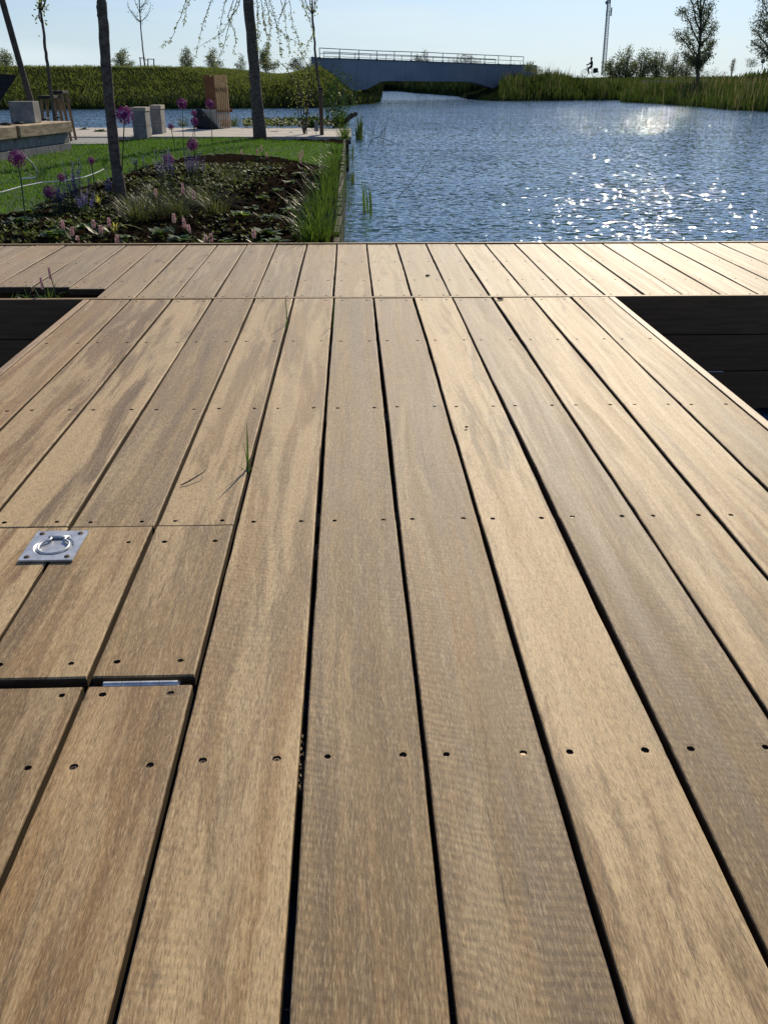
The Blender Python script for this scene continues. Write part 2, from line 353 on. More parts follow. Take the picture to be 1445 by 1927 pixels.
def mat_water():
    m = NT('rippled_water'); P = m.geo()
    def slopes(sc3, det, dist, kx, ky, off):
        v = m.n('VectorMath', {'operation': 'ADD'}, i0=m.vscale(P, sc3)).outputs[0]
        v.node.inputs[1].default_value = (off, off * .7, 0)
        nd = m.t.nodes.new('ShaderNodeTexNoise'); m.set(nd.inputs['Vector'], v); nd.inputs['Scale'].default_value = 1
        nd.inputs['Detail'].default_value = det; nd.inputs['Roughness'].default_value = .55; nd.inputs['Distortion'].default_value = dist
        sp = m.t.nodes.new('ShaderNodeSeparateColor'); m.set(sp.inputs[0], nd.outputs['Color'])
        return (m.math('MULTIPLY', m.math('SUBTRACT', sp.outputs[0], .5), kx), m.math('MULTIPLY', m.math('SUBTRACT', sp.outputs[1], .5), ky))
    A = slopes((.45, 1.5, 1), 2, .4, .12, .20, 3)
    B = slopes((3.6, 9.5, 1), 2, .8, .26, .40, 11)
    C = slopes((9.5, 16, 1), 3, .5, 1.02, 1.36, 23)
    big = m.ramp(m.noise(P, 1, 3, .5, .6, (.06, .22, 1)), .32, .68, .62, 1.22)
    X = m.math('ADD', m.math('ADD', A[0], B[0]), C[0]); Y = m.math('ADD', m.math('ADD', A[1], B[1]), C[1])
    v = m.n('CombineXYZ', X=m.math('MULTIPLY', X, big), Y=m.math('MULTIPLY', Y, big), Z=1.0).outputs[0]
    nr = m.n('VectorMath', {'operation': 'NORMALIZE'}, i0=v).outputs[0]
    return m.fin((.065, .145, .225), .03, nr, IOR=1.333, Specular_IOR_Level=.5)
M['water'] = mat_water()

rnd = random.Random(7)
def rot90(x, y): return (-y, x)

# ------------------------------------------------------------------ SETTING: water, far ground
mb = MB(); mb.add([(-1500, -60, WL), (1500, -60, WL), (1500, 2500, WL), (-1500, 2500, WL)], [(0, 1, 2, 3)])
tag(mb.build('water', M['water']), kind='structure')

SH_L = [(-900, 211), (-400, 209), (0, 206), (300, 205), (600, 203), (660, 198), (700, 195), (713, 192), (714, 182), (711, 171)]
SH_R = [(750, 171), (787, 175), (818, 177), (868, 181), (881, 186), (926, 190), (1000, 189.5), (1080, 189), (1168, 188), (1176, 192), (1267, 197), (1381, 207), (1445, 210), (1700, 222), (2100, 240)]
shl = [atz(x, y, WL).xy for x, y in SH_L]; shr = [atz(x, y, WL).xy for x, y in SH_R]
poly = [Vector((-220, shl[0].y - 3))] + shl + shr + [Vector((220, shr[-1].y - 3)), Vector((220, -80)), Vector((-220, -80))]
PA = np.array([[p.x, p.y] for p in poly]); PB = np.roll(PA, -1, axis=0)
def sdist(X, Y):
    """>0 inland distance, <0 in the water"""
    X = np.asarray(X, float); Y = np.asarray(Y, float)
    best = np.full(X.shape, 1e9); inside = np.zeros(X.shape, bool)
    for a, b in zip(PA, PB):
        d = b - a; L = d @ d
        t = np.clip(((X - a[0]) * d[0] + (Y - a[1]) * d[1]) / L, 0, 1)
        best = np.minimum(best, np.hypot(X - a[0] - t * d[0], Y - a[1] - t * d[1]))
        c = ((a[1] > Y) != (b[1] > Y)) & (X < (b[0] - a[0]) * (Y - a[1]) / (b[1] - a[1] + 1e-12) + a[0])
        inside ^= c
    return np.where(inside, -best, best)
BX0 = atD(600, 118, 50); BX1 = atD(990, 123, 62)
MOUND = atD(1440, 120, 75)
def sm(t): t = np.clip(t, 0, 1); return t * t * (3 - 2 * t)
def hgt(X, Y):
    X = np.asarray(X, float); Y = np.asarray(Y, float)
    d = sdist(X, Y)
    left = sm((3.0 - X) / 3.5) * sm((96 - Y) / 8)
    topL = 1.42 - .40 * sm((d - 14) / 9)
    hl = WL + .12 + (topL - WL - .12) * np.clip(d / 10.5, 0, 1)
    up = np.clip((21 - X) / 4, 0, 1) * sm((Y - 60) / 8)
    topR = .32 + .45 * sm(up) + (.60 - .3 * sm(up)) * sm((d - 5) / 22)
    pxl = 657 + 1858 * X / np.maximum(Y, 1)
    lz = np.interp(pxl, [540, 603, 640, 690, 714], [1.35, 1.55, 1.02, .20, -.2])
    ab = WL + .12 + (lz - WL - .12) * sm(d / 3.6)
    wb = sm((pxl - 470) / 130); ab = hl * (1 - wb) + ab * wb
    hl = np.where((Y > 50) & (pxl > 470) & (pxl < 725), np.maximum(hl * sm((64.2 - Y) / 1.5) + np.minimum(hl, ab) * (1 - sm((64.2 - Y) / 1.5)), ab), hl)
    hr = WL + .12 + (topR - WL - .12) * sm(d / 4)
    hr = hr + 1.15 * np.exp(-(((X - MOUND.x - 2.5) / 5) ** 2 + ((Y - MOUND.y) / 6) ** 2)) * sm(d / 4)
    h = hl * left + hr * (1 - left)
    h = np.where(d < 0, WL + .12 + np.clip(d * .8, -1.2, 0), h)
    return h
xs = np.concatenate([-np.geomspace(3000, 61, 26), np.arange(-60, 72, .7), np.geomspace(73, 3000, 26)])
ys = np.concatenate([np.arange(-70, 30, 10), np.arange(30, 172, .7), np.geomspace(173, 4500, 30)])
XX, YY = np.meshgrid(xs, ys); ZZ = hgt(XX, YY)
for j in range(ZZ.shape[0]):
    for i in range(ZZ.shape[1]):
        if ZZ[j, i] > WL + .1 and 30 < YY[j, i] < 172: ZZ[j, i] += .10 * (noise.noise((XX[j, i] * .7, YY[j, i] * .7, 0)))
nx = len(xs)
me = bpy.data.meshes.new('ground')
me.from_pydata(np.stack([XX.ravel(), YY.ravel(), ZZ.ravel()], 1).tolist(), [], [(j * nx + i, j * nx + i + 1, (j + 1) * nx + i + 1, (j + 1) * nx + i) for j in range(len(ys) - 1) for i in range(nx - 1)])
me.materials.append(M['bank']); me.polygons.foreach_set('use_smooth', [True] * len(me.polygons))
o = bpy.data.objects.new('ground', me); COL.objects.link(o); tag(o, kind='structure')

# grass over the banks (stuff)
def scatter_bank(n, cond, hfun, w, lean, seed):
    r = random.Random(seed); rs = np.random.RandomState(seed)
    b = MB(); got = 0
    while got < n:
        X = rs.uniform(-42, 60, 60000); Y = rs.uniform(42, 165, 60000); d = sdist(X, Y)
        ok = cond(X, Y, d); X, Y, d = X[ok], Y[ok], d[ok]; Z = hgt(X, Y)
        for x, y, z, dd in zip(X, Y, Z, d):
            if got >= n: break
            pn = noise.noise((x * .55, y * .55, 3)) + .5 * noise.noise((x * 2, y * 2, 5))
            h = hfun(x, y, dd, pn, r)
            if h <= 0: continue
            b.blade(Vector((x, y, z - .03)), h, w * r.uniform(.6, 1.4) * 1.25 * (1 + max(0, y - 55) / 60), lean, r); got += 1
    return b
b = scatter_bank(42000, lambda X, Y, d: (d > .1) & (d < 14) & (X < 4.5) & (Y < 86) & (X > -35),
                 lambda x, y, d, pn, r: r.uniform(.09, .22) * (1 + .5 * pn) * (1.5 if d < 1.2 else 1), .026, .9, 1)
tag(b.build('dike_grass', M['bankgrass']), 'long green grass covering the slope of the dike', 'grass', kind='stuff')
RR = atz(938, 190, WL); RR = RR.x / RR.y
b = scatter_bank(34000, lambda X, Y, d: (d > -.25) & (d < 8) & (X > 4.0) & (Y < 130) & ((X / Y > RR) | (Y > 92)),
                 lambda x, y, d, pn, r: r.uniform(.35, .72) * (1 + .9 * pn) * (1.0 if d < 2.5 else .7) * (1.3 if y > 65 and x < 21 else 1), .035, .2, 2)
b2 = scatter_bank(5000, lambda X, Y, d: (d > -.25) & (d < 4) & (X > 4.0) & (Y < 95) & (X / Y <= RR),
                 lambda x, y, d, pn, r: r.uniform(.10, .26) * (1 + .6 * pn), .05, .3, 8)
b3 = scatter_bank(900, lambda X, Y, d: (d > -.3) & (d < 6) & (X > 4.0) & (Y < 120) & (X / Y > RR),
                 lambda x, y, d, pn, r: r.uniform(.7, 1.15) * (1 + .5 * pn) if pn > -.1 else 0, .018, .15, 9)
tag(b3.build('dead_reeds', M['deadreed']), 'thin pale dead reed stems rising out of the green reed bed', 'reeds', kind='stuff')
tag(b2.build('shaded_bank_grass', M['darkreed']), 'short grass on the bank, coloured dark as the shadow of the bridge', 'grass', kind='stuff')  # bridge shadow is put into the grass colour
tag(b.build('reed_bed', M['reed']), 'dense reed bed fringing the far bank right of the bridge', 'reeds', kind='stuff')
b = scatter_bank(22000, lambda X, Y, d: (d > 5) & (d < 34) & (X > 4.0) & (Y < 135) & (X < 60),
                 lambda x, y, d, pn, r: r.uniform(.2, .45) * (1 + .6 * pn), .07, .35, 6)
tag(b.build('meadow_grass', M['reed']), 'long grass of the meadow and mound behind the reed bed', 'grass', kind='stuff')
b = scatter_bank(5000, lambda X, Y, d: (d > -.1) & (d < 1.2) & (X < 4.5) & (Y < 84) & (X > -35),
                 lambda x, y, d, pn, r: r.uniform(.25, .5) * (1 + .8 * pn), .04, .25, 3)
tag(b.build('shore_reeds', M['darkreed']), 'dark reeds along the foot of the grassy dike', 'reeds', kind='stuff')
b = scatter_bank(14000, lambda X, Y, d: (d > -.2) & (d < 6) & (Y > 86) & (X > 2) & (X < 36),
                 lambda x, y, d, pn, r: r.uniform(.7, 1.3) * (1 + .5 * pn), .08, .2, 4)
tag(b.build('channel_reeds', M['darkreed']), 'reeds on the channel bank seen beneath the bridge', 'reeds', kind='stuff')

# pale path strip on the right bank
p0 = atD(1215, 147.5, 86); p1 = atD(1318, 148.8, 86)
mb = MB(); mb.box(p0.x, p1.x, 85, 87, .3, float(hgt([p1.x], [86.0])[0]) + .22)
tag(mb.build('path', M['paving']), kind='structure')

# ------------------------------------------------------------------ planks
def plank_mesh(x0, x1, y0, y1, rows=(), inset=.026, seed=0, th=.024, z=0.0, cut=None, xextra=(), ysh=None, holes=True, screwx=None):
    r = random.Random(seed)
    a = .0085
    hx = screwx or [x0 + inset + r.uniform(-.003, .003), x1 - inset + r.uniform(-.003, .003)]
    X = [x0, x0 + .0009, x0 + .0026, x1 - .0026, x1 - .0009, x1]
    for h in hx: X += [h - a, h + a]
    X += list(xextra)
    if cut: X += [cut[0], cut[1]]
    X = sorted(set(round(v, 5) for v in X if x0 <= v <= x1))
    hs = []
    for ry in rows:
        if y0 + .01 < ry < y1 - .01:
            for h in hx:
                hs.append((h, ry))
    Y = [y0, y0 + .0025, y1 - .0025, y1]
    k = y0
    while k < y1: Y.append(k); k += .07
    for h, ry in hs: Y += [ry - a, ry + a]
    if cut: Y += [cut[2], cut[3]]
    Y = sorted(set(round(v, 5) for v in Y if y0 <= v <= y1))
    # drop stations too close to hole edges
    YY = []
    for v in Y:
        inh = any(abs(v - ry) < a - 1e-5 for h, ry in hs)
        if not inh: YY.append(v)
    Y = YY
    p1, p2, p3 = r.uniform(0, 9), r.uniform(0, 9), r.uniform(0, 9)
    def dz(x): 
        e = min(x - x0, x1 - x)
        return 0 if e > .0024 else (-.0008 if e > .0007 else -.0027)
    chips = {}
    def W(x, y, zz):
        e_ = min(x - x0, x1 - x)
        if e_ < .0012 and zz > -.02:
            kk = (round(y, 4), x > (x0 + x1) / 2)
            if kk not in chips: chips[kk] = r.gauss(0, .00028) - (.0014 * r.random() if r.random() < .05 else 0)
            c_ = chips[kk]; x = x - c_ if kk[1] is False else x + c_
        u = (x - (x0 + x1) / 2) / ((x1 - x0) / 2)
        xx = x + .0013 * math.sin(y * 2.1 + p1) + .0006 * math.sin(y * 5.3 + p2) * u
        yo = ysh(x, y) if ysh else 0
        zt = .0010 * math.sin(y * 1.7 + p3) + .0008 * u * u
        return (xx, y + yo, z + zz + zt)
    vs = []; fs = []; nX = len(X)
    def ed(y): return -.002 if (y - y0 < .0005 or y1 - y < .0005) else 0
    for y in Y:
        for x in X: vs.append(W(x, y, dz(x) + ed(y)))
    iX = {v: i for i, v in enumerate(X)}; iY = {v: i for i, v in enumerate(Y)}
    hset = {(round(h - a, 5), round(ry - a, 5)): (h, ry) for h, ry in hs}
    scr = []
    for j in range(len(Y) - 1):
        for i in range(nX - 1):
            q = (j * nX + i, j * nX + i + 1, (j + 1) * nX + i + 1, (j + 1) * nX + i)
            if cut and X[i] >= cut[0] - 1e-6 and X[i + 1] <= cut[1] + 1e-6 and Y[j] >= cut[2] - 1e-6 and Y[j + 1] <= cut[3] + 1e-6: continue
            key = (X[i], Y[j])
            if holes and key in hset:
                h, ry = hset[key]
                base = len(vs); n = 16; rr = r.uniform(.0042, .0053); ja = [r.uniform(.92, 1.1) for _ in range(n)]
                for k in range(n):        # square ring
                    an = 2 * math.pi * k / n; c, s2 = math.cos(an), math.sin(an); mx = max(abs(c), abs(s2))
                    vs.append(W(h + a * c / mx, ry + a * s2 / mx, 0))
                for k in range(n):
                    an = 2 * math.pi * k / n
                    vs.append(W(h + rr * ja[k] * math.cos(an), ry + rr * ja[k] * math.sin(an), -.0003))
                for k in range(n):
                    an = 2 * math.pi * k / n
                    vs.append(W(h + rr * .93 * math.cos(an), ry + rr * .93 * math.sin(an), -.010))
                for k in range(n):
                    k2 = (k + 1) % n
                    fs.append((base + k, base + k2, base + n + k2, base + n + k))
                    fs.append((base + n + k, base + n + k2, base + 2 * n + k2, base + 2 * n + k))
                fs.append(tuple(base + 2 * n + k for k in range(n)))
                scr.append(W(h, ry, -r.uniform(.0020, .0042)))
            else: fs.append(q)
    # sides and underside
    ntop = len(fs)
    b0 = len(vs)
    for y in Y:
        vs.append(W(x0, y, -th)); vs.append(W(x1, y, -th))
    for j in range(len(Y) - 1):
        fs.append((b0 + 2 * j, j * nX, (j + 1) * nX, b0 + 2 * j + 2))
        fs.append((b0 + 2 * j + 1, b0 + 2 * j + 3, (j + 1) * nX + nX - 1, j * nX + nX - 1))
        fs.append((b0 + 2 * j, b0 + 2 * j + 2, b0 + 2 * j + 3, b0 + 2 * j + 1))
    fs.append(tuple([b0] + [b0 + 1] + [nX - 1 - i for i in range(nX)]))
    L = len(Y) - 1
    fs.append(tuple([b0 + 2 * L + 1, b0 + 2 * L] + [L * nX + i for i in range(nX)]))
    return vs, fs, scr, ntop
def screw_mb(b, p, r):
    n = 12; an0 = r.uniform(0, 6)
    R0 = .0043; x, y, z = p
    vs = [(x + R0 * math.cos(2 * math.pi * k / n), y + R0 * math.sin(2 * math.pi * k / n), z) for k in range(n)]
    m = 12
    vs += [(x + (.0022 if k % 2 else .0013) * math.cos(an0 + 2 * math.pi * k / m), y + (.0022 if k % 2 else .0013) * math.sin(an0 + 2 * math.pi * k / m), z + .0002) for k in range(m)]
    vs += [(x + (.0020 if k % 2 else .0011) * math.cos(an0 + 2 * math.pi * k / m), y + (.0020 if k % 2 else .0011) * math.sin(an0 + 2 * math.pi * k / m), z - .0022) for k in range(m)]
    vs += [(x + R0 * .8 * math.cos(2 * math.pi * k / n), y + R0 * .8 * math.sin(2 * math.pi * k / n), z - .006) for k in range(n)]
    fs = []
    for k in range(n):
        k2 = (k + 1) % n
        fs.append((k, k2, n + k2, n + k)); fs.append((n + k, n + k2, 2 * n + k2, 2 * n + k)); fs.append((k2, k, 3 * n + k, 3 * n + k2))
    fs.append(tuple(2 * n + k for k in range(n)))
    b.add(vs, fs)

screw_count = {}
rest_screws = {}
def make_plank(parent, x0, x1, y0, y1, rows, tone, seed, mat, name='plank', limit=96, label=None, **kw):
    vs, fs, scr, ntop = plank_mesh(x0, x1, y0, y1, rows, seed=seed, **kw)
    b = MB(); b.add(vs, fs)
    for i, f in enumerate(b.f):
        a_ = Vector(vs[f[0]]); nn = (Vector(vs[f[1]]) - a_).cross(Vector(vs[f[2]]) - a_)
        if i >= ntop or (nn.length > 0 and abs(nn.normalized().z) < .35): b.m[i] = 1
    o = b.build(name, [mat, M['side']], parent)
    # put the plank's own origin at its middle so the grain follows the board
    c = Vector(((x0 + x1) / 2, (y0 + y1) / 2, 0)); base = WPOS[parent.name]
    o.data.transform(Matrix.Translation(base - c)); o.location = c - base; WPOS[o.name] = c
    o.color = (*tone, 1)
    if label: o['label'] = label
    r = random.Random(seed + 5)
    for p in scr:
        k = parent.name
        screw_count[k] = screw_count.get(k, 0)
        if p[1] > SCREW_MIN.get(k, -9) and screw_count[k] < limit:
            s = MB(); screw_mb(s, p, r); s.build('screw', M['screw'], o); screw_count[k] += 1
        else:
            rest_screws.setdefault(k, MB()); screw_mb(rest_screws[k], p, r)
    return o
SCREW_MIN = {}

G = [-.9915, -.8392, -.6835, -.5297, -.3717, -.2225, -.0697, .0815, .2355, .3850, .5390, .6905, .8415, .9885]
TONES = [(.80, .15, .5), (.56, .25, .7), (.52, .15, .95), (.60, .45, .3), (.62, .2, .7), (.78, .55, .8), (.52, 1.0, .1), (.48, .95, .2), (.66, .15, 1.0), (.40, .6, .3), (.82, .1, .8), (.62, .2, .85), (.72, .1, .5)]
ROWS = [.205, .850, 1.503, 2.147, 2.790, 3.372]
g2 = .0039
walk = thing('boardwalk', (0, 1.35, 0), 'long wooden boardwalk of weathered hardwood planks running towards the water', 'boardwalk')
hatch = thing('deck_hatch', (-.43, 1.23, 0), 'square hatch let into the boardwalk planks with a steel ring pull', 'hatch')
YC0, YC1 = 1.0207, 1.4885
SCREW_MIN['boardwalk'] = .3
for i in range(13):
    x0, x1 = G[i] + g2, G[i + 1] - g2
    if i == 0: x0 = G[0] + .0008
    if i == 12: x1 = G[13] - .0008
    if i in (2, 3, 4):
        make_plank(walk, x0, x1, YC1 + .0016, 3.4085, [1.511] + [q for q in ROWS if q > 1.6], TONES[i], 100 + i, M['plank'])
        make_plank(walk, x0, x1, -1.2, YC0 - .0175, [.205, .843, .984], [(.42, .15, .75), (.50, .25, .35), (.66, .15, .35)][i - 2], 300 + i, M['plank'])
    else:
        make_plank(walk, x0, x1, -1.2, 3.4085, ROWS, TONES[i], 100 + i, M['plank'])
PX0, PX1, PY0, PY1 = -.5795, -.4865, 1.3525, 1.4625
def hinge_notch(lo, hi, y0v, dep):
    def f(x, y):
        if y - y0v < .004 and lo - 1e-4 < x < hi + 1e-4: return dep if (lo + .004 < x < hi - .004) else dep * .5
        return 0
    return f
hz = .0015
make_plank(hatch, G[2] + g2, G[3] - g2, YC0, YC1, [1.055, 1.425], (.62, .1, .95), 502, M['plank'], z=hz, screwx=[G[2] + .03, G[3] - .115])
make_plank(hatch, G[3] + g2, G[4] - g2, YC0, YC1, [1.055, 1.425], (.58, .2, .55), 503, M['plank'], z=hz, screwx=[G[3] + .024, G[4] - .034])
make_plank(hatch, G[4] + g2, G[5] - g2, YC0, YC1, [1.057, 1.425], (.70, .1, .5), 504, M['plank'], z=hz,
           xextra=())
# two steel plates of the ring pull
def keyhole(cx, cy, r, n=40, ex=.021, ey=.040):
    pts = []
    a0 = math.atan2(math.sqrt(max(r * r - (ex * .8) ** 2, 0)), ex * .8)
    for k in range(n + 1):
        a = math.pi - a0 + (math.pi + 2 * a0) * k / n
        pts.append((cx + r * math.cos(a), cy + r * math.sin(a)))
    pts += [(cx + ex, cy + ey), (cx - ex, cy + ey)]
    return pts
def plate():
    cx, cy = (PX0 + PX1) / 2, (PY0 + PY1) / 2 - .004
    b = MB(); z1 = .0066; z0 = .0030
    out = [(PX0, PY0), (PX1, PY0), (PX1, PY1), (PX0, PY1)]
    k1 = keyhole(cx, cy, .0345); k2 = keyhole(cx, cy, .0310, ex=.018, ey=.037)
    V = [[Vector((*p, 0)) for p in out], [Vector((*p, 0)) for p in k1]]
    tri = tessellate_polygon(V); allp = out + k1
    b.add([(p[0], p[1], z1) for p in allp], [tuple(t) for t in tri])
    n = len(k1)
    b.add([(p[0], p[1], z1) for p in k1] + [(p[0], p[1], z1 - .0015) for p in [((a[0] + c[0]) / 2, (a[1] + c[1]) / 2) for a, c in zip(k1, k2)]] + [(p[0], p[1], .0032) for p in k2],
          [(k, (k + 1) % n, n + (k + 1) % n, n + k) for k in range(n)] + [(n + k, n + (k + 1) % n, 2 * n + (k + 1) % n, 2 * n + k) for k in range(n)] + [tuple(2 * n + k for k in range(n))])
    b.add([(p[0], p[1], z1) for p in out] + [(p[0], p[1], z0) for p in out], [(k, (k + 1) % 4, 4 + (k + 1) % 4, 4 + k) for k in range(4)] )
    pl = b.build('ring_plate', M['zinc'], hatch)
    # ring with a flat neck
    rg = MB(); rr = .0265
    pts = []
    for k in range(33):
        a = math.radians(118) + math.radians(304) * k / 32
        pts.append((cx + rr * math.cos(a), cy - .001 + rr * math.sin(a), (.0068 + .0008 * math.sin(a))))
    lx, ly, lz = pts[0]; rx, ry, rz = pts[-1]
    pts = [(cx - .0155, cy + .034, .0062), (cx - .0125, cy + .029, .0068)] + pts + [(cx + .0125, cy + .029, .0068), (cx + .0155, cy + .034, .0062)]
    rg.tube(pts, .0024, 10); rg.tube([(cx - .019, cy + .0345, .0060), (cx + .019, cy + .0345, .0060)], .0026, 8)
    rg.build('ring', M['zinc'], pl, smooth=True)
    for sx, sy in ((PX0 + .012, PY0 + .012), (PX1 - .012, PY0 + .012), (PX0 + .012, PY1 - .011), (PX1 - .012, PY1 - .011)):
        s = MB(); s.ball((sx, sy, z1), .0056, 14, 6, (1, 1, .32))
        s.box(sx - .0035, sx + .0035, sy - .0007, sy + .0007, z1 + .0014, z1 + .0021); s.box(sx - .0007, sx + .0007, sy - .0035, sy + .0035, z1 + .0014, z1 + .0022)
        s.build('screw', M['screw'], pl)
plate()
hb = MB()
for k in range(4):
    hb.tube([(-.349 + k * .0256, 1.0070, -.0022), (-.3242 + k * .0256, 1.0070, -.0022)], .0048, 12)
hb.box(-.349, -.246, 1.0080, 1.034, -.0095, -.0068)
hb.build('hinge', M['zinc'], hatch)
# edge boards, joists, beams
def part_box(parent, name, mat, boxes, bev=0.002, tone=None, label=None):
    b = MB()
    for q in boxes: b.box(*q, bev=bev)
    o = b.build(name, mat, parent)
    if tone: o.color = (*tone, 1)
    if label: o['label'] = label
    return o
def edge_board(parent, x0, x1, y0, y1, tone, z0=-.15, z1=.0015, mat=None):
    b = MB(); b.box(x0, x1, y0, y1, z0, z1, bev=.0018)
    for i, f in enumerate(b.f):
        if min(b.v[k][2] for k in f) < z1 - .03: b.m[i] = 1  # board sides take the shade-dark wood, only the top stays bright
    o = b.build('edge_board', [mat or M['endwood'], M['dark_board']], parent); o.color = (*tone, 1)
    c = Vector(((x0 + x1) / 2, (y0 + y1) / 2, 0)); base = WPOS[parent.name]
    o.data.transform(Matrix.Translation(base - c)); o.location = c - base
    return o
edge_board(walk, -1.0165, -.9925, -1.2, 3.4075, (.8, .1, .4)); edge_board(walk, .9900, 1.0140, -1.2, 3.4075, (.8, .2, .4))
for y in [-.6, .205, .845, 1.43, 1.56, 2.147, 2.800, 3.33]:
    part_box(walk, 'joist', M['dark_board'], [(-.95, .95, y - .03, y + .03, -.17, -.027)], 0)
for x in (-.93, .93):
    part_box(walk, 'support_beam', M['dark_board'], [(x - .03, x + .03, -1.2, 3.33, -.36, -.172)], 0)
for x in (-.90, .90):
    for y in (.4, 2.6):
        b = MB(); b.tube([(x, y, -1.9), (x, y, -.362)], .06, 14); b.build('pile', M['dark_board'], walk)
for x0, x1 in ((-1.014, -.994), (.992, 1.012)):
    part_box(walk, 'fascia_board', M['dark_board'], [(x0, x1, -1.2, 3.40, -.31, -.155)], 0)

cross = thing('crosswalk_deck', (0, 3.9, 0), 'cross deck of shorter pale planks laid along the waterside', 'deck')
SCREW_MIN['crosswalk_deck'] = 3.4
rc = random.Random(11)
CT = {0: (.85, .1, .6), 1: (.95, .05, .95), 2: (.9, .1, .2), 3: (.6, .1, .3), 4: (.95, .1, 1.), 5: (.8, .1, .4), 6: (.7, .1, .5)}
YF0, YF1 = 3.436, 4.652
limit_order = sorted(range(-17, 21), key=lambda k: abs(k - 1))
for k in limit_order:
    x0 = -.0725 + .1513 * k + .0036; x1 = -.0725 + .1513 * (k + 1) - .0036
    ya = YF0
    if k == -7: ya = 3.606
    elif k < -7: ya = 3.647
    t = CT.get(k, (rc.uniform(.45, .85), rc.uniform(0, .3), rc.uniform(.1, .6)))
    make_plank(cross, x0, x1, ya, YF1, [3.455 if ya < 3.5 else ya + .024, 3.746, 4.168, 4.626], t, 700 + k, M['cross'], limit=98)
o = edge_board(cross, -2.7, 3.1, 3.4110, 3.4330, (.8, .1, .4), z0=-.15, z1=.0025)
o.data.materials[0] = mat_wood('edge_board_cross_wood', along='X')
o = edge_board(cross, -2.7, 3.1, 4.6555, 4.6760, (.8, .1, .4), z0=-.14, z1=.0065); o.data.materials[0] = bpy.data.materials['edge_board_cross_wood']
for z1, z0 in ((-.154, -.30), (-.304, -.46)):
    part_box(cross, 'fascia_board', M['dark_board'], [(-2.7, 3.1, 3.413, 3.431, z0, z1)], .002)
for y in (3.746, 4.168, 4.60):
    part_box(cross, 'joist', M['dark_board'], [(-2.68, 3.08, y - .03, y + .03, -.17, -.027)], 0)
part_box(cross, 'joist', M['dark_board'], [(-.96, 3.08, 3.455, 3.515, -.17, -.027)], 0)
part_box(cross, 'rear_board', M['dark_board'], [(-2.7, 3.1, 4.645, 4.665, -.46, -.15)], 0)
for x in (-1.6, -.4, .8, 2.0, 2.9):
    b = MB(); b.tube([(x, 3.9, -1.9), (x, 3.9, -.172)], .06, 14); b.build('pile', M['dark_board'], cross)
pt = atD(1300, 696, 3.41); pt2 = atD(1360, 696, 3.41)
part_box(cross, 'metal_strip', M['zinc'], [(pt.x, pt2.x, 3.408, 3.4125, -.3035, -.3005)], 0)
for nm, b in rest_screws.items():
    par = bpy.data.objects[nm]; o = b.build('screw', M['screw'], par); o['kind'] = 'stuff'

# ------------------------------------------------------------------ things lying on the deck
def clod(px, py, r, label, z=0.004):
    p = atz(px, py, z); b = MB(); rr = random.Random(int(px))
    b.ball((p.x, p.y, p.z + r * .25), r, 9, 6, (1.2, .9, .5), .25, rr)
    b.ball((p.x + r * 1.1, p.y + r * .4, p.z + r * .1), r * .55, 8, 5, (1.1, .9, .5), .25, rr)
    o = b.build('soil_clod', M['clod'], origin=(p.x, p.y, 0)); tag(o, label, 'clod')
clod(940, 563, .009, 'dark crumb of soil lying on the joint between boardwalk and cross deck')
clod(804, 519, .007, 'small dark crumb of soil in the middle of a cross deck plank')
clod(877, 804, .0035, 'tiny dark speck of dirt on a blotched boardwalk plank')
def blades_thing(base, specs, label, mat):
    b = MB(); p0 = atz(*base, -.012)
    for (dx, dy, dz_, w, bend) in specs:
        n = 7; d = Vector((dx, dy, dz_)); side = Vector((1, .15, 0)) * w / 2
        vs = []
        for i in range(n + 1):
            t = i / n; q = p0 + d * t + Vector(bend) * (t * (1 - t) * 4)
            ww = side * ((1 - t ** 3) * .9 + .05)
            vs += [q - ww, q + ww]
        b.add(vs, [(2 * i, 2 * i + 1, 2 * i + 3, 2 * i + 2) for i in range(n)])
    o = b.build('grass_sprig', mat, origin=p0); tag(o, label, 'grass blade', 'grass blades poking through the deck gaps')
blades_thing((466, 893), [(.006, .0, .118, .0048, (.001, 0, 0)), (-.008, .0, .085, .002, (.004, 0, .0)), (-.022, -.002, .018, .003, (.0, 0, .006)), (.026, .0, .012, .002, (0, 0, .012)), (.010, .004, .040, .005, (-.004, 0, 0))],
             'tuft of green grass blades sprouting through the gap between two boardwalk planks', M['leaf'])
blades_thing((541, 618), [(-.003, 0, .125, .004, (.001, 0, 0)), (-.022, -.01, .012, .003, (0, 0, .01))], 'thin grass blade standing in the gap near the top left of the boardwalk', M['leaf'])
blades_thing((626, 620), [(.010, 0, .120, .003, (.001, 0, 0))], 'thin grass blade standing in the long central gap near the cross deck', M['leaf'])
b = MB(); pp = [atz(x, y, z) for x, y, z in ((341, 913, .003), (355, 906, .006), (370, 897, .009), (384, 888, .012), (391, 878, .013))]
b.tube(pp, [.0012, .0016, .0014, .001, .0005], 6)
tag(b.build('dry_stalk', M['twig'], origin=(pp[0].x, pp[0].y, 0)), 'curved dry grass stalk lying on a boardwalk plank', 'stalk')
# dry debris in the gaps
for i, (px, py) in enumerate(((441, 985), (566, 1440), (735, 990))):
    p = atz(px, py, -.014); b = MB(); r = random.Random(i + 40)
    for k in range(26):
        q = p + Vector((r.uniform(-.003, .003), r.uniform(-.05, .05), r.uniform(-.004, .008))); b.leaf(q, Vector((r.uniform(.0006, .0015), 0, 0)), Vector((r.uniform(-.002, .002), r.uniform(.002, .008), r.uniform(-.001, .002))))
    tag(b.build('gap_debris', M['stool'], origin=p), ['dry seed husks caught in the gap beside the hatch', 'dry seed husks in the gap left of the ripple-figured plank at the bottom', 'dry seed husks in the gap right of the central boardwalk plank'][i], 'debris', kind=None)

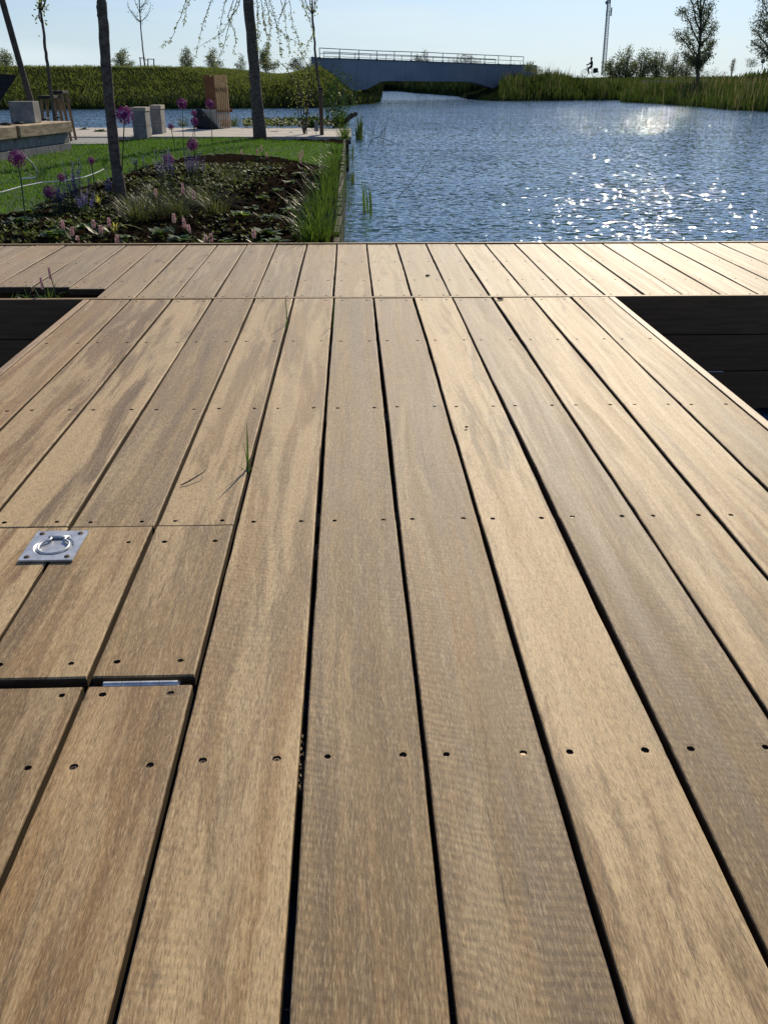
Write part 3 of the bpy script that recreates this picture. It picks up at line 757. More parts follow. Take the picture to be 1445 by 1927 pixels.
# ------------------------------------------------------------------ garden
lawn_px = [(-600, 430), (-200, 412), (0, 404), (50, 396), (100, 378), (160, 352), (230, 328), (300, 306), (360, 293), (430, 289), (520, 296), (585, 310), (622, 316), (640, 300), (648, 275), (600, 270), (500, 264), (400, 258), (330, 257), (250, 262), (212, 269), (130, 271), (-100, 275), (-600, 290)]
lp = np.array([list(atz(x, y, GZ).xy) for x, y in lawn_px])
def in_poly(x, y, P):
    c = False; n = len(P)
    for i in range(n):
        a, b2 = P[i], P[(i + 1) % n]
        if (a[1] > y) != (b2[1] > y) and x < (b2[0] - a[0]) * (y - a[1]) / (b2[1] - a[1]) + a[0]: c = not c
    return c
PY_F = atz(600, 257, 0).y; PY_B = atz(600, 240.5, 0).y     # platform front / back
WX = -.062
gx = np.concatenate([np.arange(-30, -6, .5), np.arange(-6, WX - .02, .045), [WX]])
gy = np.concatenate([np.arange(4.685, 9, .045), np.arange(9, PY_F + .3, .09)])
def gh(x, y, lawn=False):
    z = GZ + .02 * noise.noise((x * .5, y * .5, 1))
    if not lawn and x < WX - .05: z += .022 * noise.noise((x * 5, y * 5, 2)) + .026 * max(0, noise.noise((x * 14, y * 14, 3))) + .012 * noise.noise((x * 33, y * 33, 3)) - .012 - .02 * max(0, 1 - (y - 4.7) / .5)
    return z
vs = []; isl = {}
for j, y in enumerate(gy):
    for i, x in enumerate(gx):
        l = in_poly(x, y, lp); isl[(j, i)] = l; vs.append((x, y, gh(x, y, l)))
n = len(gx); fl = []; fb = []
for j in range(len(gy) - 1):
    for i in range(n - 1):
        (fl if isl[(j, i)] and isl[(j + 1, i + 1)] else fb).append((j * n + i, j * n + i + 1, (j + 1) * n + i + 1, (j + 1) * n + i))
for nm, f, m in (('lawn', fl, 'lawn_base'), ('flower_bed', fb, 'soil')):
    me = bpy.data.meshes.new(nm); me.from_pydata(vs, [], f); me.materials.append(M[m]); me.update()
    bm = bmesh.new(); bm.from_mesh(me); bmesh.ops.delete(bm, geom=[v for v in bm.verts if not v.link_faces], context='VERTS'); bm.to_mesh(me); bm.free()
    o = bpy.data.objects.new(nm, me); COL.objects.link(o); tag(o, kind='structure')
b = MB(); r = random.Random(5)
cnt = 0
while cnt < 46000:
    x = r.uniform(-9, WX); y = r.uniform(5.5, PY_F)
    if not in_poly(x, y, lp): continue
    b.blade(Vector((x, y, gh(x, y, True) - .004)), r.uniform(.022, .045), .007, .5, r); cnt += 1
tag(b.build('lawn_grass', M['lawn']), 'short mown green grass of the lawn', 'grass', kind='stuff')
# soil crumbs
b = MB(); r = random.Random(6); cnt = 0
while cnt < 2600:
    x = r.uniform(-5, WX - .05); y = 4.71 + (r.random() ** 1.5) * 4.5
    if in_poly(x, y, lp): continue
    s = r.uniform(.005, .02); b.ball((x, y, gh(x, y) + s * .3), s, 5, 3, (1.2, 1, .7), .3, r); cnt += 1
tag(b.build('soil_crumbs', M['soil']), 'dark crumbly clods of soil over the flower bed', 'soil', kind='stuff')
# low weeds carpeting the bed
b = MB(); r = random.Random(8); cnt = 0
while cnt < 7500:
    x = r.uniform(-5.5, WX - .05); y = r.uniform(4.71, 10)
    if in_poly(x, y, lp): continue
    dens = noise.noise((x * 1.3, y * 1.3, 9)) + .35 * noise.noise((x * 5, y * 5, 4)) + (.40 if x < -1.3 else .05)
    if dens < r.uniform(-.1, .45): continue
    c = Vector((x, y, gh(x, y)))
    for k in range(3):
        a = r.uniform(0, 6.28); L = r.uniform(.010, .030)
        b.leaf(c, Vector((-math.sin(a), math.cos(a), 0)) * L * .3, Vector((math.cos(a), math.sin(a), r.uniform(.2, 1.0))) * L)
    cnt += 1
tag(b.build('ground_cover', M['weed']), 'low leafy ground cover spread over the dark soil', 'ground cover', kind='stuff')
# quay wall under the garden
b = MB(); y = 4.685; r = random.Random(3)
while y < PY_F:
    b.box(WX - .03, WX + r.uniform(0, .004), y, y + .146, -1.7, GZ + .015 + r.uniform(-.008, .008)); y += .15
tag(b.build('quay_wall', M['quay'], origin=(WX, 4.685, -1.7)), 'dark plank quay wall holding the flower bed above the water', 'wall')
b = MB(); b.box(WX - .06, WX - .0, 4.505, 4.53, -.15, -.005); 
# paved terrace
tx1 = atz(661, 258, 0).x
ter = thing('terrace', (-3, PY_F + 1, 0), 'pale paved terrace slab jutting out over the water behind the lawn', 'terrace')
xl = atz(205, 250, 0).x
b = MB(); r = random.Random(9); x = tx1
while x > -6.2:
    y = PY_F
    while y < PY_B - .05:
        b.box(x - .596, x, y, min(y + .596, PY_B), -.05, 0 + r.uniform(-.002, .002), bev=.004); y += .60
    x -= .60
b.build('paving_slabs', M['paving'], ter)
b = MB(); b.box(-6.2, tx1 - .004, PY_F + .004, PY_B - .004, -.11, -.052); b.build('edge_beam', M['stake'], ter)
b = MB(); b.box(-6.2, tx1 - .05, PY_F + .10, PY_F + .16, -1.7, -.112); b.box(tx1 - .1, tx1 - .04, PY_F + .17, PY_B - .05, -1.7, -.112); b.build('under_wall', M['quay'], ter)
# gravel strip left of the terrace + sand edge
q = [atz(x, y, GZ + .012) for x, y in ((-200, 276), (212, 270), (212, 254), (-200, 257))]
b = MB(); b.add([(p.x, p.y, p.z) for p in q] + [(p.x, p.y, -1.6) for p in q], [(0, 1, 2, 3), (0, 4, 5, 1), (1, 5, 6, 2), (2, 6, 7, 3), (3, 7, 4, 0)])
tag(b.build('gravel_path', M['gravel']), kind='structure')
q = [atz(x, y, GZ + .03) for x, y in ((-200, 258), (250, 254.5), (250, 243), (130, 246), (-200, 250))]
b = MB(); k = len(q); b.add([(p.x, p.y, p.z) for p in q] + [(p.x, p.y, -1.6) for p in q], [tuple(range(k))] + [(i, i + k, (i + 1) % k + k, (i + 1) % k) for i in range(k)])
tag(b.build('sandy_edge', M['paving']), kind='structure')

# ------------------------------------------------------------------ plants of the garden
def allium(head, base, rpx, label, tilt=0):
    p = atz(*base, GZ); h = atD(*head, p.y); s = .86 * rpx * (h - Vector((0, 0, CAMZ))).length / FPX
    t = thing('allium', p, label, 'flower', 'purple alliums in the flower bed')
    b = MB(); mid = (p + h) / 2 + Vector((tilt, 0, 0)); b.tube([p, (p + mid) / 2 + Vector((tilt * .4, 0, 0)), mid, (mid + h) / 2 + Vector((tilt * .4, 0, 0)), h], .0042, 6); b.build('stem', M['stem'], t)
    b = MB(); r = random.Random(int(head[0] * 3 + head[1]))
    b.ball(h, s * .35, 8, 6)
    for k in range(420):
        z = r.uniform(-1, 1); a = r.uniform(0, 6.283); q = math.sqrt(1 - z * z); d = Vector((q * math.cos(a), q * math.sin(a), z)); rr = s * r.uniform(.78, 1.04)
        u = d.cross(Vector((r.uniform(-1, 1), r.uniform(-1, 1), r.uniform(-1, 1)))).normalized(); v = d.cross(u)
        c = h + d * rr; f = s * .13
        b.leaf(c, u * f * .4, (v + d * .4) * f); b.leaf(c, v * f * .4, (-u + d * .4) * f); b.leaf(c, u * f * .4, (-v + d * .3) * f)
        if k % 4 == 0: b.leaf(h + d * s * .3, u * s * .02, d * s * .6)
    b.build('flower_head', M['allium'], t)
allium((235, 217), (228, 372), 17, 'large purple allium right in front of the thick left tree trunk')
allium((33, 298), (48, 440), 16, 'purple allium at the far left, bent white hose beside its head', .01)
allium((94, 362), (80, 402), 13, 'dusky purple allium low among the plants left of the violet catmint')
allium((343, 195), (347, 300), 10, 'purple allium on a tall straight stem against the canal, right of the concrete posts')
allium((395, 196), (402, 292), 9, 'purple allium on a tall stem in front of the slatted screen')
allium((365, 213), (368, 268), 6, 'small allium head overlapping the black bag, upper one')
allium((366, 229), (362, 270), 8, 'small allium head just below another beside the black bag')
allium((363, 272), (378, 345), 12, 'purple allium over the lawn between the two tree trunks')
allium((322, 238), (331, 288), 6, 'small dark allium seed head left of the tall straight-stemmed allium')
allium((172, 302), (183, 375), 7, 'small brownish allium head over the lawn left of the thick trunk')
allium((116, 334), (106, 375), 8, 'faded pinkish allium left of the violet catmint spikes')
allium((318, 300), (322, 345), 11, 'purple allium head sunk among catmint right of the thick trunk')

def bistort(top, base, label, w=.014, mat='bistort', L=None):
    p = atz(*base, GZ); h = atD(*top, p.y)
    t = thing('bistort', p, label, 'flower', 'pink bistort flower spikes')
    L = L or max(.045, (h - p).z * .45)
    b = MB(); b.tube([p, (p + h) / 2 + Vector((.004, 0, 0)), h], [.002, .002, .0015], 5)
    r = random.Random(int(top[0] * 7 + top[1]))
    for k in range(4):
        a = r.uniform(0, 6.28); b.leaf(p, Vector((-math.sin(a), math.cos(a), 0)) * .011, Vector((math.cos(a) * .05, math.sin(a) * .05, r.uniform(.02, .06))))
    b.build('stem', M['stem'], t)
    b = MB(); ax = (h - p).normalized()
    b.tube([h - ax * L, h - ax * L * .5, h], [w * .35, w * .45, w * .2], 7)
    for k in range(170):
        u = r.random(); a = r.uniform(0, 6.28); rr = w * (.55 + .45 * math.sin(math.pi * min(u * 1.15 + .1, 1)))
        d = Vector((math.cos(a), math.sin(a), r.uniform(-.2, .7))); c = h - ax * L * (1 - u) + d * rr * .6
        b.leaf(c, d.cross(ax).normalized() * w * .28, d * w * .5)
    b.build('flower_spike', M[mat], t)
for top, base, lab in [
    ((118, 415), (119, 446), 'pink bistort spike in the left bed, leftmost of three beside the leafy rosette'),
    ((136, 428), (137, 455), 'pink bistort spike in the left bed, middle one beside the leafy rosette'),
    ((146, 445), (147, 458), 'short pink bistort spike almost touching the deck edge on the left'),
    ((176, 414), (178, 440), 'slender pink bistort spike on bare soil left of the yellow strap leaves'),
    ((190, 424), (191, 444), 'small pink bistort spike on bare soil nearest left of the yellow strap leaves'),
    ((205, 411), (208, 438), 'round pink bistort spike just above the yellow strap leaves'),
    ((221, 443), (221, 458), 'pink bistort spike below the yellow strap leaves at the deck edge'),
    ((293, 356), (294, 392), 'pink bistort spike rising from the grass tuft right of the thick trunk'),
    ((344, 346), (346, 390), 'pale pink bistort spike, taller of the pair above the olive tuft'),
    ((365, 360), (364, 395), 'blush bistort spike at the right rim of the olive tuft'),
    ((327, 402), (329, 440), 'thin pink bistort spike left of the tallest pale spike near the deck'),
    ((346, 411), (350, 452), 'tall pale pink bistort spike near the deck, left of centre of the bed'),
    ((355, 424), (357, 446), 'small pink bistort spike touching the tall pale spike near the deck'),
    ((387, 444), (388, 459), 'pale bistort spike at the deck edge, left one of a close pair'),
    ((397, 440), (398, 458), 'pale bistort spike at the deck edge, right one of a close pair'),
    ((477, 432), (479, 458), 'lone pink bistort spike at the deck edge before the bare soil'),
    ((455, 283), (456, 302), 'small white bistort spike at the rim of the lawn, leftmost there'),
    ((484, 281), (485, 305), 'small white bistort spike at the lawn rim, second from left'),
    ((492, 274), (494, 300), 'small white bistort spike standing highest against the lawn'),
    ((502, 288), (504, 308), 'small white bistort spike at the lawn rim, right of the highest'),
    ((563, 288), (566, 312), 'pinkish white bistort spike near the quay, left of its pair'),
    ((569, 283), (571, 312), 'pinkish white bistort spike near the quay, upper of its pair'),
    ((566, 299), (567, 320), 'pinkish white bistort spike near the quay, lowest one')]:
    bistort(top, base, lab, w=.012)

def catmint(px, py, hpx, spread, nst, label, seed):
    p = atz(px, py, GZ); sc_ = (p - Vector((0, 0, CAMZ))).length / FPX; r = random.Random(seed)
    t = thing('catmint_plant', p, label, 'plant', 'violet catmint clumps')
    st = MB(); fl = MB()
    for k in range(nst):
        q = p + Vector((r.uniform(-spread, spread) * sc_ * .6, r.uniform(-.1, .1), 0)); H = hpx * sc_ * r.uniform(.55, 1)
        e = q + Vector((r.uniform(-.4, .4) * spread * sc_, r.uniform(-.06, .06), H)); st.tube([q, (q + e) / 2, e], .0016, 4)
        for m_ in range(12):
            c = q.lerp(e, r.uniform(0, .6)); a = r.uniform(0, 6.28)
            st.leaf(c, Vector((-math.sin(a), math.cos(a), 0)) * .008, Vector((math.cos(a), math.sin(a), .3)) * .03)
        for m_ in range(8):
            u = .5 + .5 * m_ / 7; c = q.lerp(e, u)
            for w in range(7):
                a = r.uniform(0, 6.28); d = Vector((math.cos(a), math.sin(a), r.uniform(-.2, .6)))
                fl.leaf(c + d * .003, Vector((-d.y, d.x, 0)) * .005, d * .016 * (1.25 - u * .6))
    st.build('stems', M['leaf'], t); fl.build('blossom', M['catmint'], t)
catmint(145, 392, 78, 26, 17, 'violet catmint clump with tallest spikes, left of the thick trunk', 1)
catmint(208, 372, 34, 14, 6, 'small violet catmint close to the left side of the thick trunk', 2)
catmint(262, 320, 22, 14, 5, 'tiny violet catmint just right of the thick trunk on the lawn rim', 3)
catmint(318, 352, 62, 26, 16, 'violet catmint clump around the sunken allium head', 4)
catmint(366, 345, 56, 24, 15, 'violet catmint clump under the alliums between both trunks', 5)
catmint(115, 400, 50, 14, 8, 'sparse violet catmint behind the dusky allium', 6)
catmint(165, 402, 35, 18, 8, 'low violet catmint in front of the thick trunk', 7)

def tuft(px, py, n, L, w, droop, mat, label, seed, name='grass_tuft', spread=.05, cat='grass', group='grass tufts in the flower bed', z=None, dirf=None):
    z = GZ if z is None else z
    p = atz(px, py, z); b = MB(); r = random.Random(seed)
    for k in range(n):
        a = r.uniform(0, 6.28); q = p + Vector((math.cos(a), math.sin(a), 0)) * spread * r.random()
        b.arc_blade(q, (math.cos(a), math.sin(a), 0), L * r.uniform(.5, 1.1), w, droop * r.uniform(.5, 1.4))
    o = b.build(name, M[mat], origin=p); return tag(o, label, cat, group)
for i, (x, y, n, L, lab) in enumerate([
    (262, 415, 130, .26, 'olive grass tuft at the foot of the thick trunk'),
    (300, 408, 150, .27, 'fine olive grass tuft left of the pink spike pair'),
    (335, 405, 130, .24, 'olive grass tuft under the pink spike pair'),
    (380, 385, 110, .22, 'olive grass tuft right of the pink spikes'),
    (408, 400, 90, .24, 'straw tipped grass tuft beside the bare soil'),
    (300, 372, 90, .20, 'olive grass tuft behind, by the lawn rim'),
    (425, 335, 70, .18, 'small grass tuft at the lawn rim right of the alliums'),
    (245, 395, 60, .20, 'thin grass tuft touching the thick trunk'),
    (445, 345, 40, .17, 'yellowish grass tuft on the soil below the second trunk')]):
    tuft(x, y, int(n * 1.2), L * 1.1, .0035, .9, 'tuft', lab, 60 + i, spread=.10)
tuft(218, 437, 14, .17, .009, 1.6, 'yellow', 'arching yellow strap leaves on the bare soil', 90, 'strap_leaf_plant', .01, 'plant', 'strap leaved plants')
tuft(187, 385, 9, .14, .008, .9, 'yellow', 'upright pale yellow leaves at the left of the thick trunk', 91, 'strap_leaf_plant', .01, 'plant', 'strap leaved plants')

def rosette(px, py, n, L, mat, label, seed, z=None, up=.5, name='leafy_plant'):
    z = GZ + .01 if z is None else z
    p = atz(px, py, z); b = MB(); r = random.Random(seed)
    for k in range(n):
        a = r.uniform(0, 6.28); el = r.uniform(.15, 1.1) * up; l = L * r.uniform(.5, 1.1); q = p + Vector((r.uniform(-1, 1), r.uniform(-1, 1), 0)) * L * .45
        d = Vector((math.cos(a), math.sin(a), el)).normalized(); sd_ = Vector((-math.sin(a), math.cos(a), 0)) * l * .28
        m1 = q + d * l * .5 + Vector((0, 0, l * .12)); e = q + d * l
        b.add([q, m1 - sd_, m1, m1 + sd_, e], [(0, 2, 1), (0, 3, 2), (1, 2, 4), (2, 3, 4)])
    return tag(b.build(name, M[mat], origin=p), label, 'plant', 'leafy plants in the flower bed')
for i, (x, y, n, L, mt, lab) in enumerate([
    (100, 445, 60, .075, 'rosette', 'bright leafy rosette at the left deck edge beside three pink spikes'),
    (40, 420, 50, .08, 'leaf', 'leafy plant at the foot of the far left allium'),
    (55, 400, 40, .07, 'rosette', 'bright green leafy plant on the lawn rim at the far left'),
    (495, 375, 42, .065, 'rosette', 'bright rosette in the middle of the bare soil'),
    (455, 407, 50, .07, 'rosette', 'yellow green rosette on bare soil, near the deck'),
    (475, 395, 34, .06, 'leaf', 'dark leafy plant behind the yellow green rosette'),
    (510, 412, 36, .065, 'leaf', 'leafy plant on bare soil right of the yellow green rosette'),
    (545, 398, 52, .065, 'rosette', 'fresh green rosette close to the tall quayside grass'),
    (520, 360, 34, .055, 'rosette', 'small reddish green rosette high on the bare soil'),
    (500, 320, 60, .07, 'leaf', 'dark leafy clump under the white spikes at the lawn rim'),
    (470, 325, 44, .07, 'leaf', 'dark leafy clump left of the white spikes'),
    (565, 330, 60, .075, 'leaf', 'leafy clump under the pinkish white spikes near the quay'),
    (500, 443, 60, .075, 'leaf', 'large leafy clump at the deck edge beside the lone pink spike'),
    (520, 455, 30, .06, 'rosette', 'low yellow green leaves at the deck edge right of the lone pink spike'),
    (427, 455, 26, .05, 'rosette', 'low yellow leaves at the deck edge left of the lone pink spike'),
    (340, 455, 60, .07, 'leaf', 'leafy clump around the tall pale spike near the deck'),
    (300, 440, 50, .065, 'leaf', 'leafy clump below the olive grass tufts'),
    (545, 345, 36, .06, 'leaf', 'small leafy plant left of the tall quayside grass'),
    (600, 350, 30, .06, 'leaf', 'leafy plant in the shade of the quayside grass'),
    (160, 430, 44, .06, 'leaf', 'leafy plant in the soil left of the slender pink spike'),
    (240, 450, 40, .05, 'leaf', 'leafy weeds at the deck edge below the thick trunk'),
    (515, 250, 40, .08, 'leaf', 'round leafy plant before the terrace, right of the second trunk'),
    (548, 252, 36, .07, 'leaf', 'round leafy plant before the terrace, left of the stake'),
    (190, 250, 50, .12, 'leaf', 'leafy plant on the sandy edge left of the concrete posts'),
    (160, 246, 40, .12, 'leaf', 'leafy plant on the sandy edge beside the timber bench')]):
    rosette(x, y, n, L, mt, lab, 120 + i)

# tall grass on the quay edge
segs = [(605, 452, .30, 'nearest the deck'), (600, 425, .30, 'second from the deck'), (612, 400, .30, 'third from the deck'), (618, 375, .28, 'beside the single reeds'), (622, 350, .27, 'halfway along the quay'), (628, 328, .25, 'where the lawn meets the quay'), (632, 308, .24, 'beside the end of the lawn'), (634, 290, .22, 'just before the terrace'), (585, 455, .24, 'between soil and quay at the deck'), (590, 410, .22, 'on the soil side of the quay')]
for i, (x, y, L, w) in enumerate(segs):
    tuft(x, y, 85, L * .95, .005, .5, 'tallgrass', 'tall green grass clump on the quay edge, ' + w, 200 + i, 'tall_grass', .16 if i < 8 else .1, 'grass', 'tall grass along the quay edge')
tuft(648, 262, 90, .32, .007, .5, 'tallgrass', 'tall green grass clump on the corner of the terrace', 215, 'tall_grass', .12, 'grass', z=0)
tuft(641, 240, 120, .48, .008, .4, 'tallgrass', 'tallest green grass clump behind the terrace corner', 216, 'tall_grass', .12, 'grass', z=0)
# planting strip behind the terrace
for i, (x, y, L, mt, lab) in enumerate([(345, 238, .22, 'tuft', 'grass clump behind the terrace right beside the black bag'), (440, 238, .30, 'tuft', 'grass clump behind the terrace right of the slatted screen'), (425, 238, .25, 'tuft', 'grass clump at the foot of the slatted screen'), (520, 236, .25, 'tuft', 'grass clump behind the terrace right of the second trunk'), (545, 236, .22, 'tallgrass', 'grass clump behind the terrace left of the shrub'), (470, 237, .18, 'tallgrass', 'grass clump behind the terrace touching the second trunk')]):
    tuft(x, y, 70, L, .006, .5, mt, lab, 230 + i, 'grass_tuft', .12, 'grass', 'grass clumps behind the terrace', z=-.02)
b = MB(); r = random.Random(31)
for k in range(1900):
    p = atz(r.uniform(460, 655), 240 - r.uniform(-1, 6), .0); a = r.uniform(0, 6.28); L = r.uniform(.03, .075)
    p.z += r.uniform(0, .10)
    b.leaf(p, Vector((-math.sin(a), math.cos(a), 0)) * L * .4, Vector((math.cos(a), math.sin(a), r.uniform(.1, 1))) * L)
tag(b.build('hedge_strip', M['weed']), 'low leafy planting along the rear edge of the terrace', 'planting', kind='stuff')
b = MB(); b.box(-6.2, tx1 - .1, PY_B + .004, PY_B + .7, -1.7, -.03); tag(b.build('rear_soil', M['soil']), kind='structure')

# reeds in the water beside the quay
def reeds(px, py, n, hpx, spread, label, seed, w=.008, mat='reed', lean=.1):
    p = atz(px, py, WL); sc_ = (p - Vector((0, 0, CAMZ))).length / FPX * .92; b = MB(); r = random.Random(seed)
    for k in range(n):
        q = p + Vector((r.uniform(-spread, spread) * sc_, r.uniform(-.25, .25), -.05)); h = hpx * sc_ * r.uniform(.5, 1.05); l = r.uniform(-lean, lean)
        pts = [q, q + Vector((l * h * .3, 0, h * .55)), q + Vector((l * h, r.uniform(-.03, .03), h))]
        u = Vector((1, r.uniform(-.5, .5), 0)).normalized() * w / 2
        b.add([pts[0] - u, pts[0] + u, pts[1] + u, pts[1] - u, pts[2]], [(0, 1, 2, 3), (3, 2, 4)])
    return tag(b.build('water_reed', M[mat], origin=p), label, 'reed', 'reeds standing in the water')
reeds(691, 400, 12, 84, 9, 'bright green reed clump standing alone in the water', 1, .012, 'tallgrass')
reeds(676, 262, 30, 48, 6, 'dark reed clump just off the terrace corner', 2, .02)
reeds(663, 345, 12, 36, 4, 'short reeds in the water close against the quay', 3, .01)
reeds(700, 268, 16, 62, 26, 'sparse thin reeds right of the terrace corner', 4, .006, 'twig', .35)
reeds(655, 392, 6, 66, 5, 'few thin reeds by the quay wall, left of the lone clump', 5, .006)
reeds(662, 300, 8, 50, 5, 'thin reeds below the terrace corner', 6, .008)
b = MB()
def px_tube(b, pts, r0, r1, D=None, z=None, n=6):
    P_ = [atD(x, y, D) for x, y in pts]; k = len(P_)
    b.tube(P_, [r0 + (r1 - r0) * i / (k - 1) for i in range(k)], n); return P_
base = atz(695, 275, WL)
px_tube(b, [(692, 278), (700, 262), (712, 258), (735, 266), (752, 272)], .008, .004, base.y)
px_tube(b, [(712, 258), (726, 240), (731, 222)], .005, .002, base.y)
px_tube(b, [(735, 266), (750, 255)], .004, .002, base.y); px_tube(b, [(748, 277), (750, 258)], .004, .002, base.y)
tag(b.build('dead_branch', M['twig'], origin=base), 'dead grey branch sticking out of the water beyond the reeds', 'branch')
b = MB(); base = atz(745, 372, WL); px_tube(b, [(746, 374), (768, 350), (790, 325), (806, 300), (815, 276)], .0035, .0015, base.y)
tag(b.build('thin_stalk', M['twig'], origin=base), 'long thin curved stalk leaning out of the open water', 'stalk')

# ------------------------------------------------------------------ trees near
def near_trunk(name, pts, D, wpx, label, cat='tree', group=None, knots=4, n=12, seed=1, base_z=None):
    P_ = [atD(x, y, D) for x, y in pts]
    sc_ = D / math.cos(R(PITCH)) / FPX * .9
    if base_z is not None: P_[-1].z = base_z
    t = thing(name, P_[-1], label, cat, group)
    return t, P_, sc_
def refine(P_, rad, k, r, jit):
    out = []; rr = []
    for i in range(len(P_) - 1):
        for j in range(k):
            u = j / k; p = P_[i].lerp(P_[i + 1], u) + Vector((r.uniform(-jit, jit), r.uniform(-jit, jit), 0)); out.append(p); rr.append((rad[i] * (1 - u) + rad[i + 1] * u) * r.uniform(.95, 1.06))
    out.append(P_[-1]); rr.append(rad[-1]); return out, rr
def crown_leaves(b, c, rx, rz, n, size, r):
    for k in range(n):
        a = r.uniform(0, 6.283); z = r.uniform(-1, 1); q = math.sqrt(1 - z * z) * r.random() ** .4
        p = c + Vector((q * math.cos(a) * rx, q * math.sin(a) * rx, z * rz)); d = Vector((r.uniform(-1, 1), r.uniform(-1, 1), r.uniform(-1, 1))).normalized(); u = d.orthogonal().normalized()
        b.leaf(p, u * size * .35, d * size)

# thick trunk
def big_tree(pts_px, D, rad, label, seed, crown_h, ncrown, leafmat, basez=GZ):
    r = random.Random(seed); P_ = [atD(x, y, D) for x, y in pts_px]
    top = P_[0] + (P_[0] - P_[1]).normalized() * 1.0
    P_ = [top + Vector((-.05, 0, 1.0)), top] + P_; P_[-1].z = basez - .03
    rads = [rad * .55, rad * .8] + [rad * (.92 + .12 * i / (len(P_) - 3)) for i in range(len(P_) - 2)]; rads[-1] = rad * 1.3
    Q, rr = refine(P_, rads, 5, r, rad * .06)
    t = thing('tree', (P_[-1].x, P_[-1].y, basez), label, 'tree')
    b = MB(); b.tube(Q, rr, 16)
    for k in range(6):   # knots and stubs of cut limbs
        i = r.randrange(6, len(Q) - 3); a = r.uniform(0, 6.28); d = Vector((math.cos(a), math.sin(a) * .4 - .4, .3)).normalized()
        b.ball(Q[i] + d * rr[i] * .85, rad * .28, 8, 6, (1, 1, 1.4), .1, r)
    b.build('trunk', M['bark'], t, smooth=True)
    lb = MB(); lv = MB()
    for k in range(ncrown):
        s = Q[r.randrange(0, 8)]; a = r.uniform(0, 6.28); L = r.uniform(.6, 1.3)
        e = s + Vector((math.cos(a) * L, math.sin(a) * L, r.uniform(.4, crown_h)))
        m = s.lerp(e, .5) + Vector((0, 0, .1)); lb.tube([s, m, e], [rad * .25, rad * .15, rad * .06], 6)
        for j in range(60):
            p = m.lerp(e, r.random()) + Vector((r.gauss(0, .14), r.gauss(0, .14), r.gauss(0, .12))); d = Vector((r.uniform(-1, 1), r.uniform(-1, 1), r.uniform(-1, 1))).normalized()
            lv.leaf(p, d.orthogonal().normalized() * .015, d * .05)
    lb.build('limbs', M['bark'], t, smooth=True); lv.build('crown', M[leafmat], t)
    return t, Q
t1D = atz(228, 372, GZ).y
tree1, Q1 = big_tree([(191, -10), (196, 60), (200, 120), (207, 200), (216, 290), (228, 372)], t1D, .0365, 'thick smooth grey brown tree trunk rising from the left flower bed', 21, 1.4, 9, 'spring')
t2D = atz(490, 262, GZ).y
tree2, Q2 = big_tree([(466, -10), (472, 50), (477, 110), (483, 180), (490, 263)], t2D, .078, 'leaning grey tree trunk on the lawn with drooping leafy twigs', 22, 1.6, 9, 'spring')
# drooping twigs of the second tree
lb = MB(); lv = MB(); r = random.Random(77)
tw = [[(470, -60), (440, 20), (420, 90), (396, 150)], [(455, -80), (425, 0), (412, 60), (416, 95)], [(430, -80), (395, 10), (378, 60), (370, 105)], [(440, -90), (360, -30), (345, 20), (322, 75), (300, 90)], [(452, -60), (370, -20), (352, 10), (345, 50)],
      [(480, -60), (484, 20), (486, 95)], [(478, -90), (505, -10), (525, 60), (530, 110)], [(478, -90), (540, -30), (550, 40), (572, 110)], [(478, -90), (520, -40), (535, 30), (545, 100)], [(478, -70), (500, 0), (510, 50), (500, 120)], [(480, -80), (560, -20), (590, 60), (572, 100)],
      [(460, -60), (430, 30), (445, 70), (440, 105)], [(478, -70), (496, 30), (507, 100)], [(478, -90), (545, -20), (520, 50), (540, 70), (575, 85)], [(470, -70), (450, 10), (420, 60), (365, 95)]]
for i, pts in enumerate(tw):
    P_ = [atD(x, y, t2D + r.uniform(-.7, .5)) for x, y in pts[:1]]
    dd = t2D + r.uniform(-.7, .4); P_ = [atD(x, y, t2D + (dd - t2D) * min(1, k / 1.5)) for k, (x, y) in enumerate(pts)]
    Qq, rr = refine(P_, [.007 - .0055 * k / (len(P_) - 1) for k in range(len(P_))], 5, r, .008)
    lb.tube(Qq, rr, 5)
    dens = 1.6 if 480 < pts[-1][0] else .9
    for j in range(int(56 * dens)):
        k = r.randrange(4, len(Qq) - 1); p = Qq[k].lerp(Qq[k + 1], r.random()) + Vector((r.gauss(0, .012), r.gauss(0, .012), r.gauss(0, .012)))
        d = Vector((r.uniform(-1, 1), r.uniform(-1, 1), r.uniform(-1.2, .4))).normalized(); lv.leaf(p, d.orthogonal().normalized() * .010, d * r.uniform(.02, .045))
lb.build('drooping_twigs', M['twig'], tree2); lv.build('young_leaves', M['spring'], tree2)
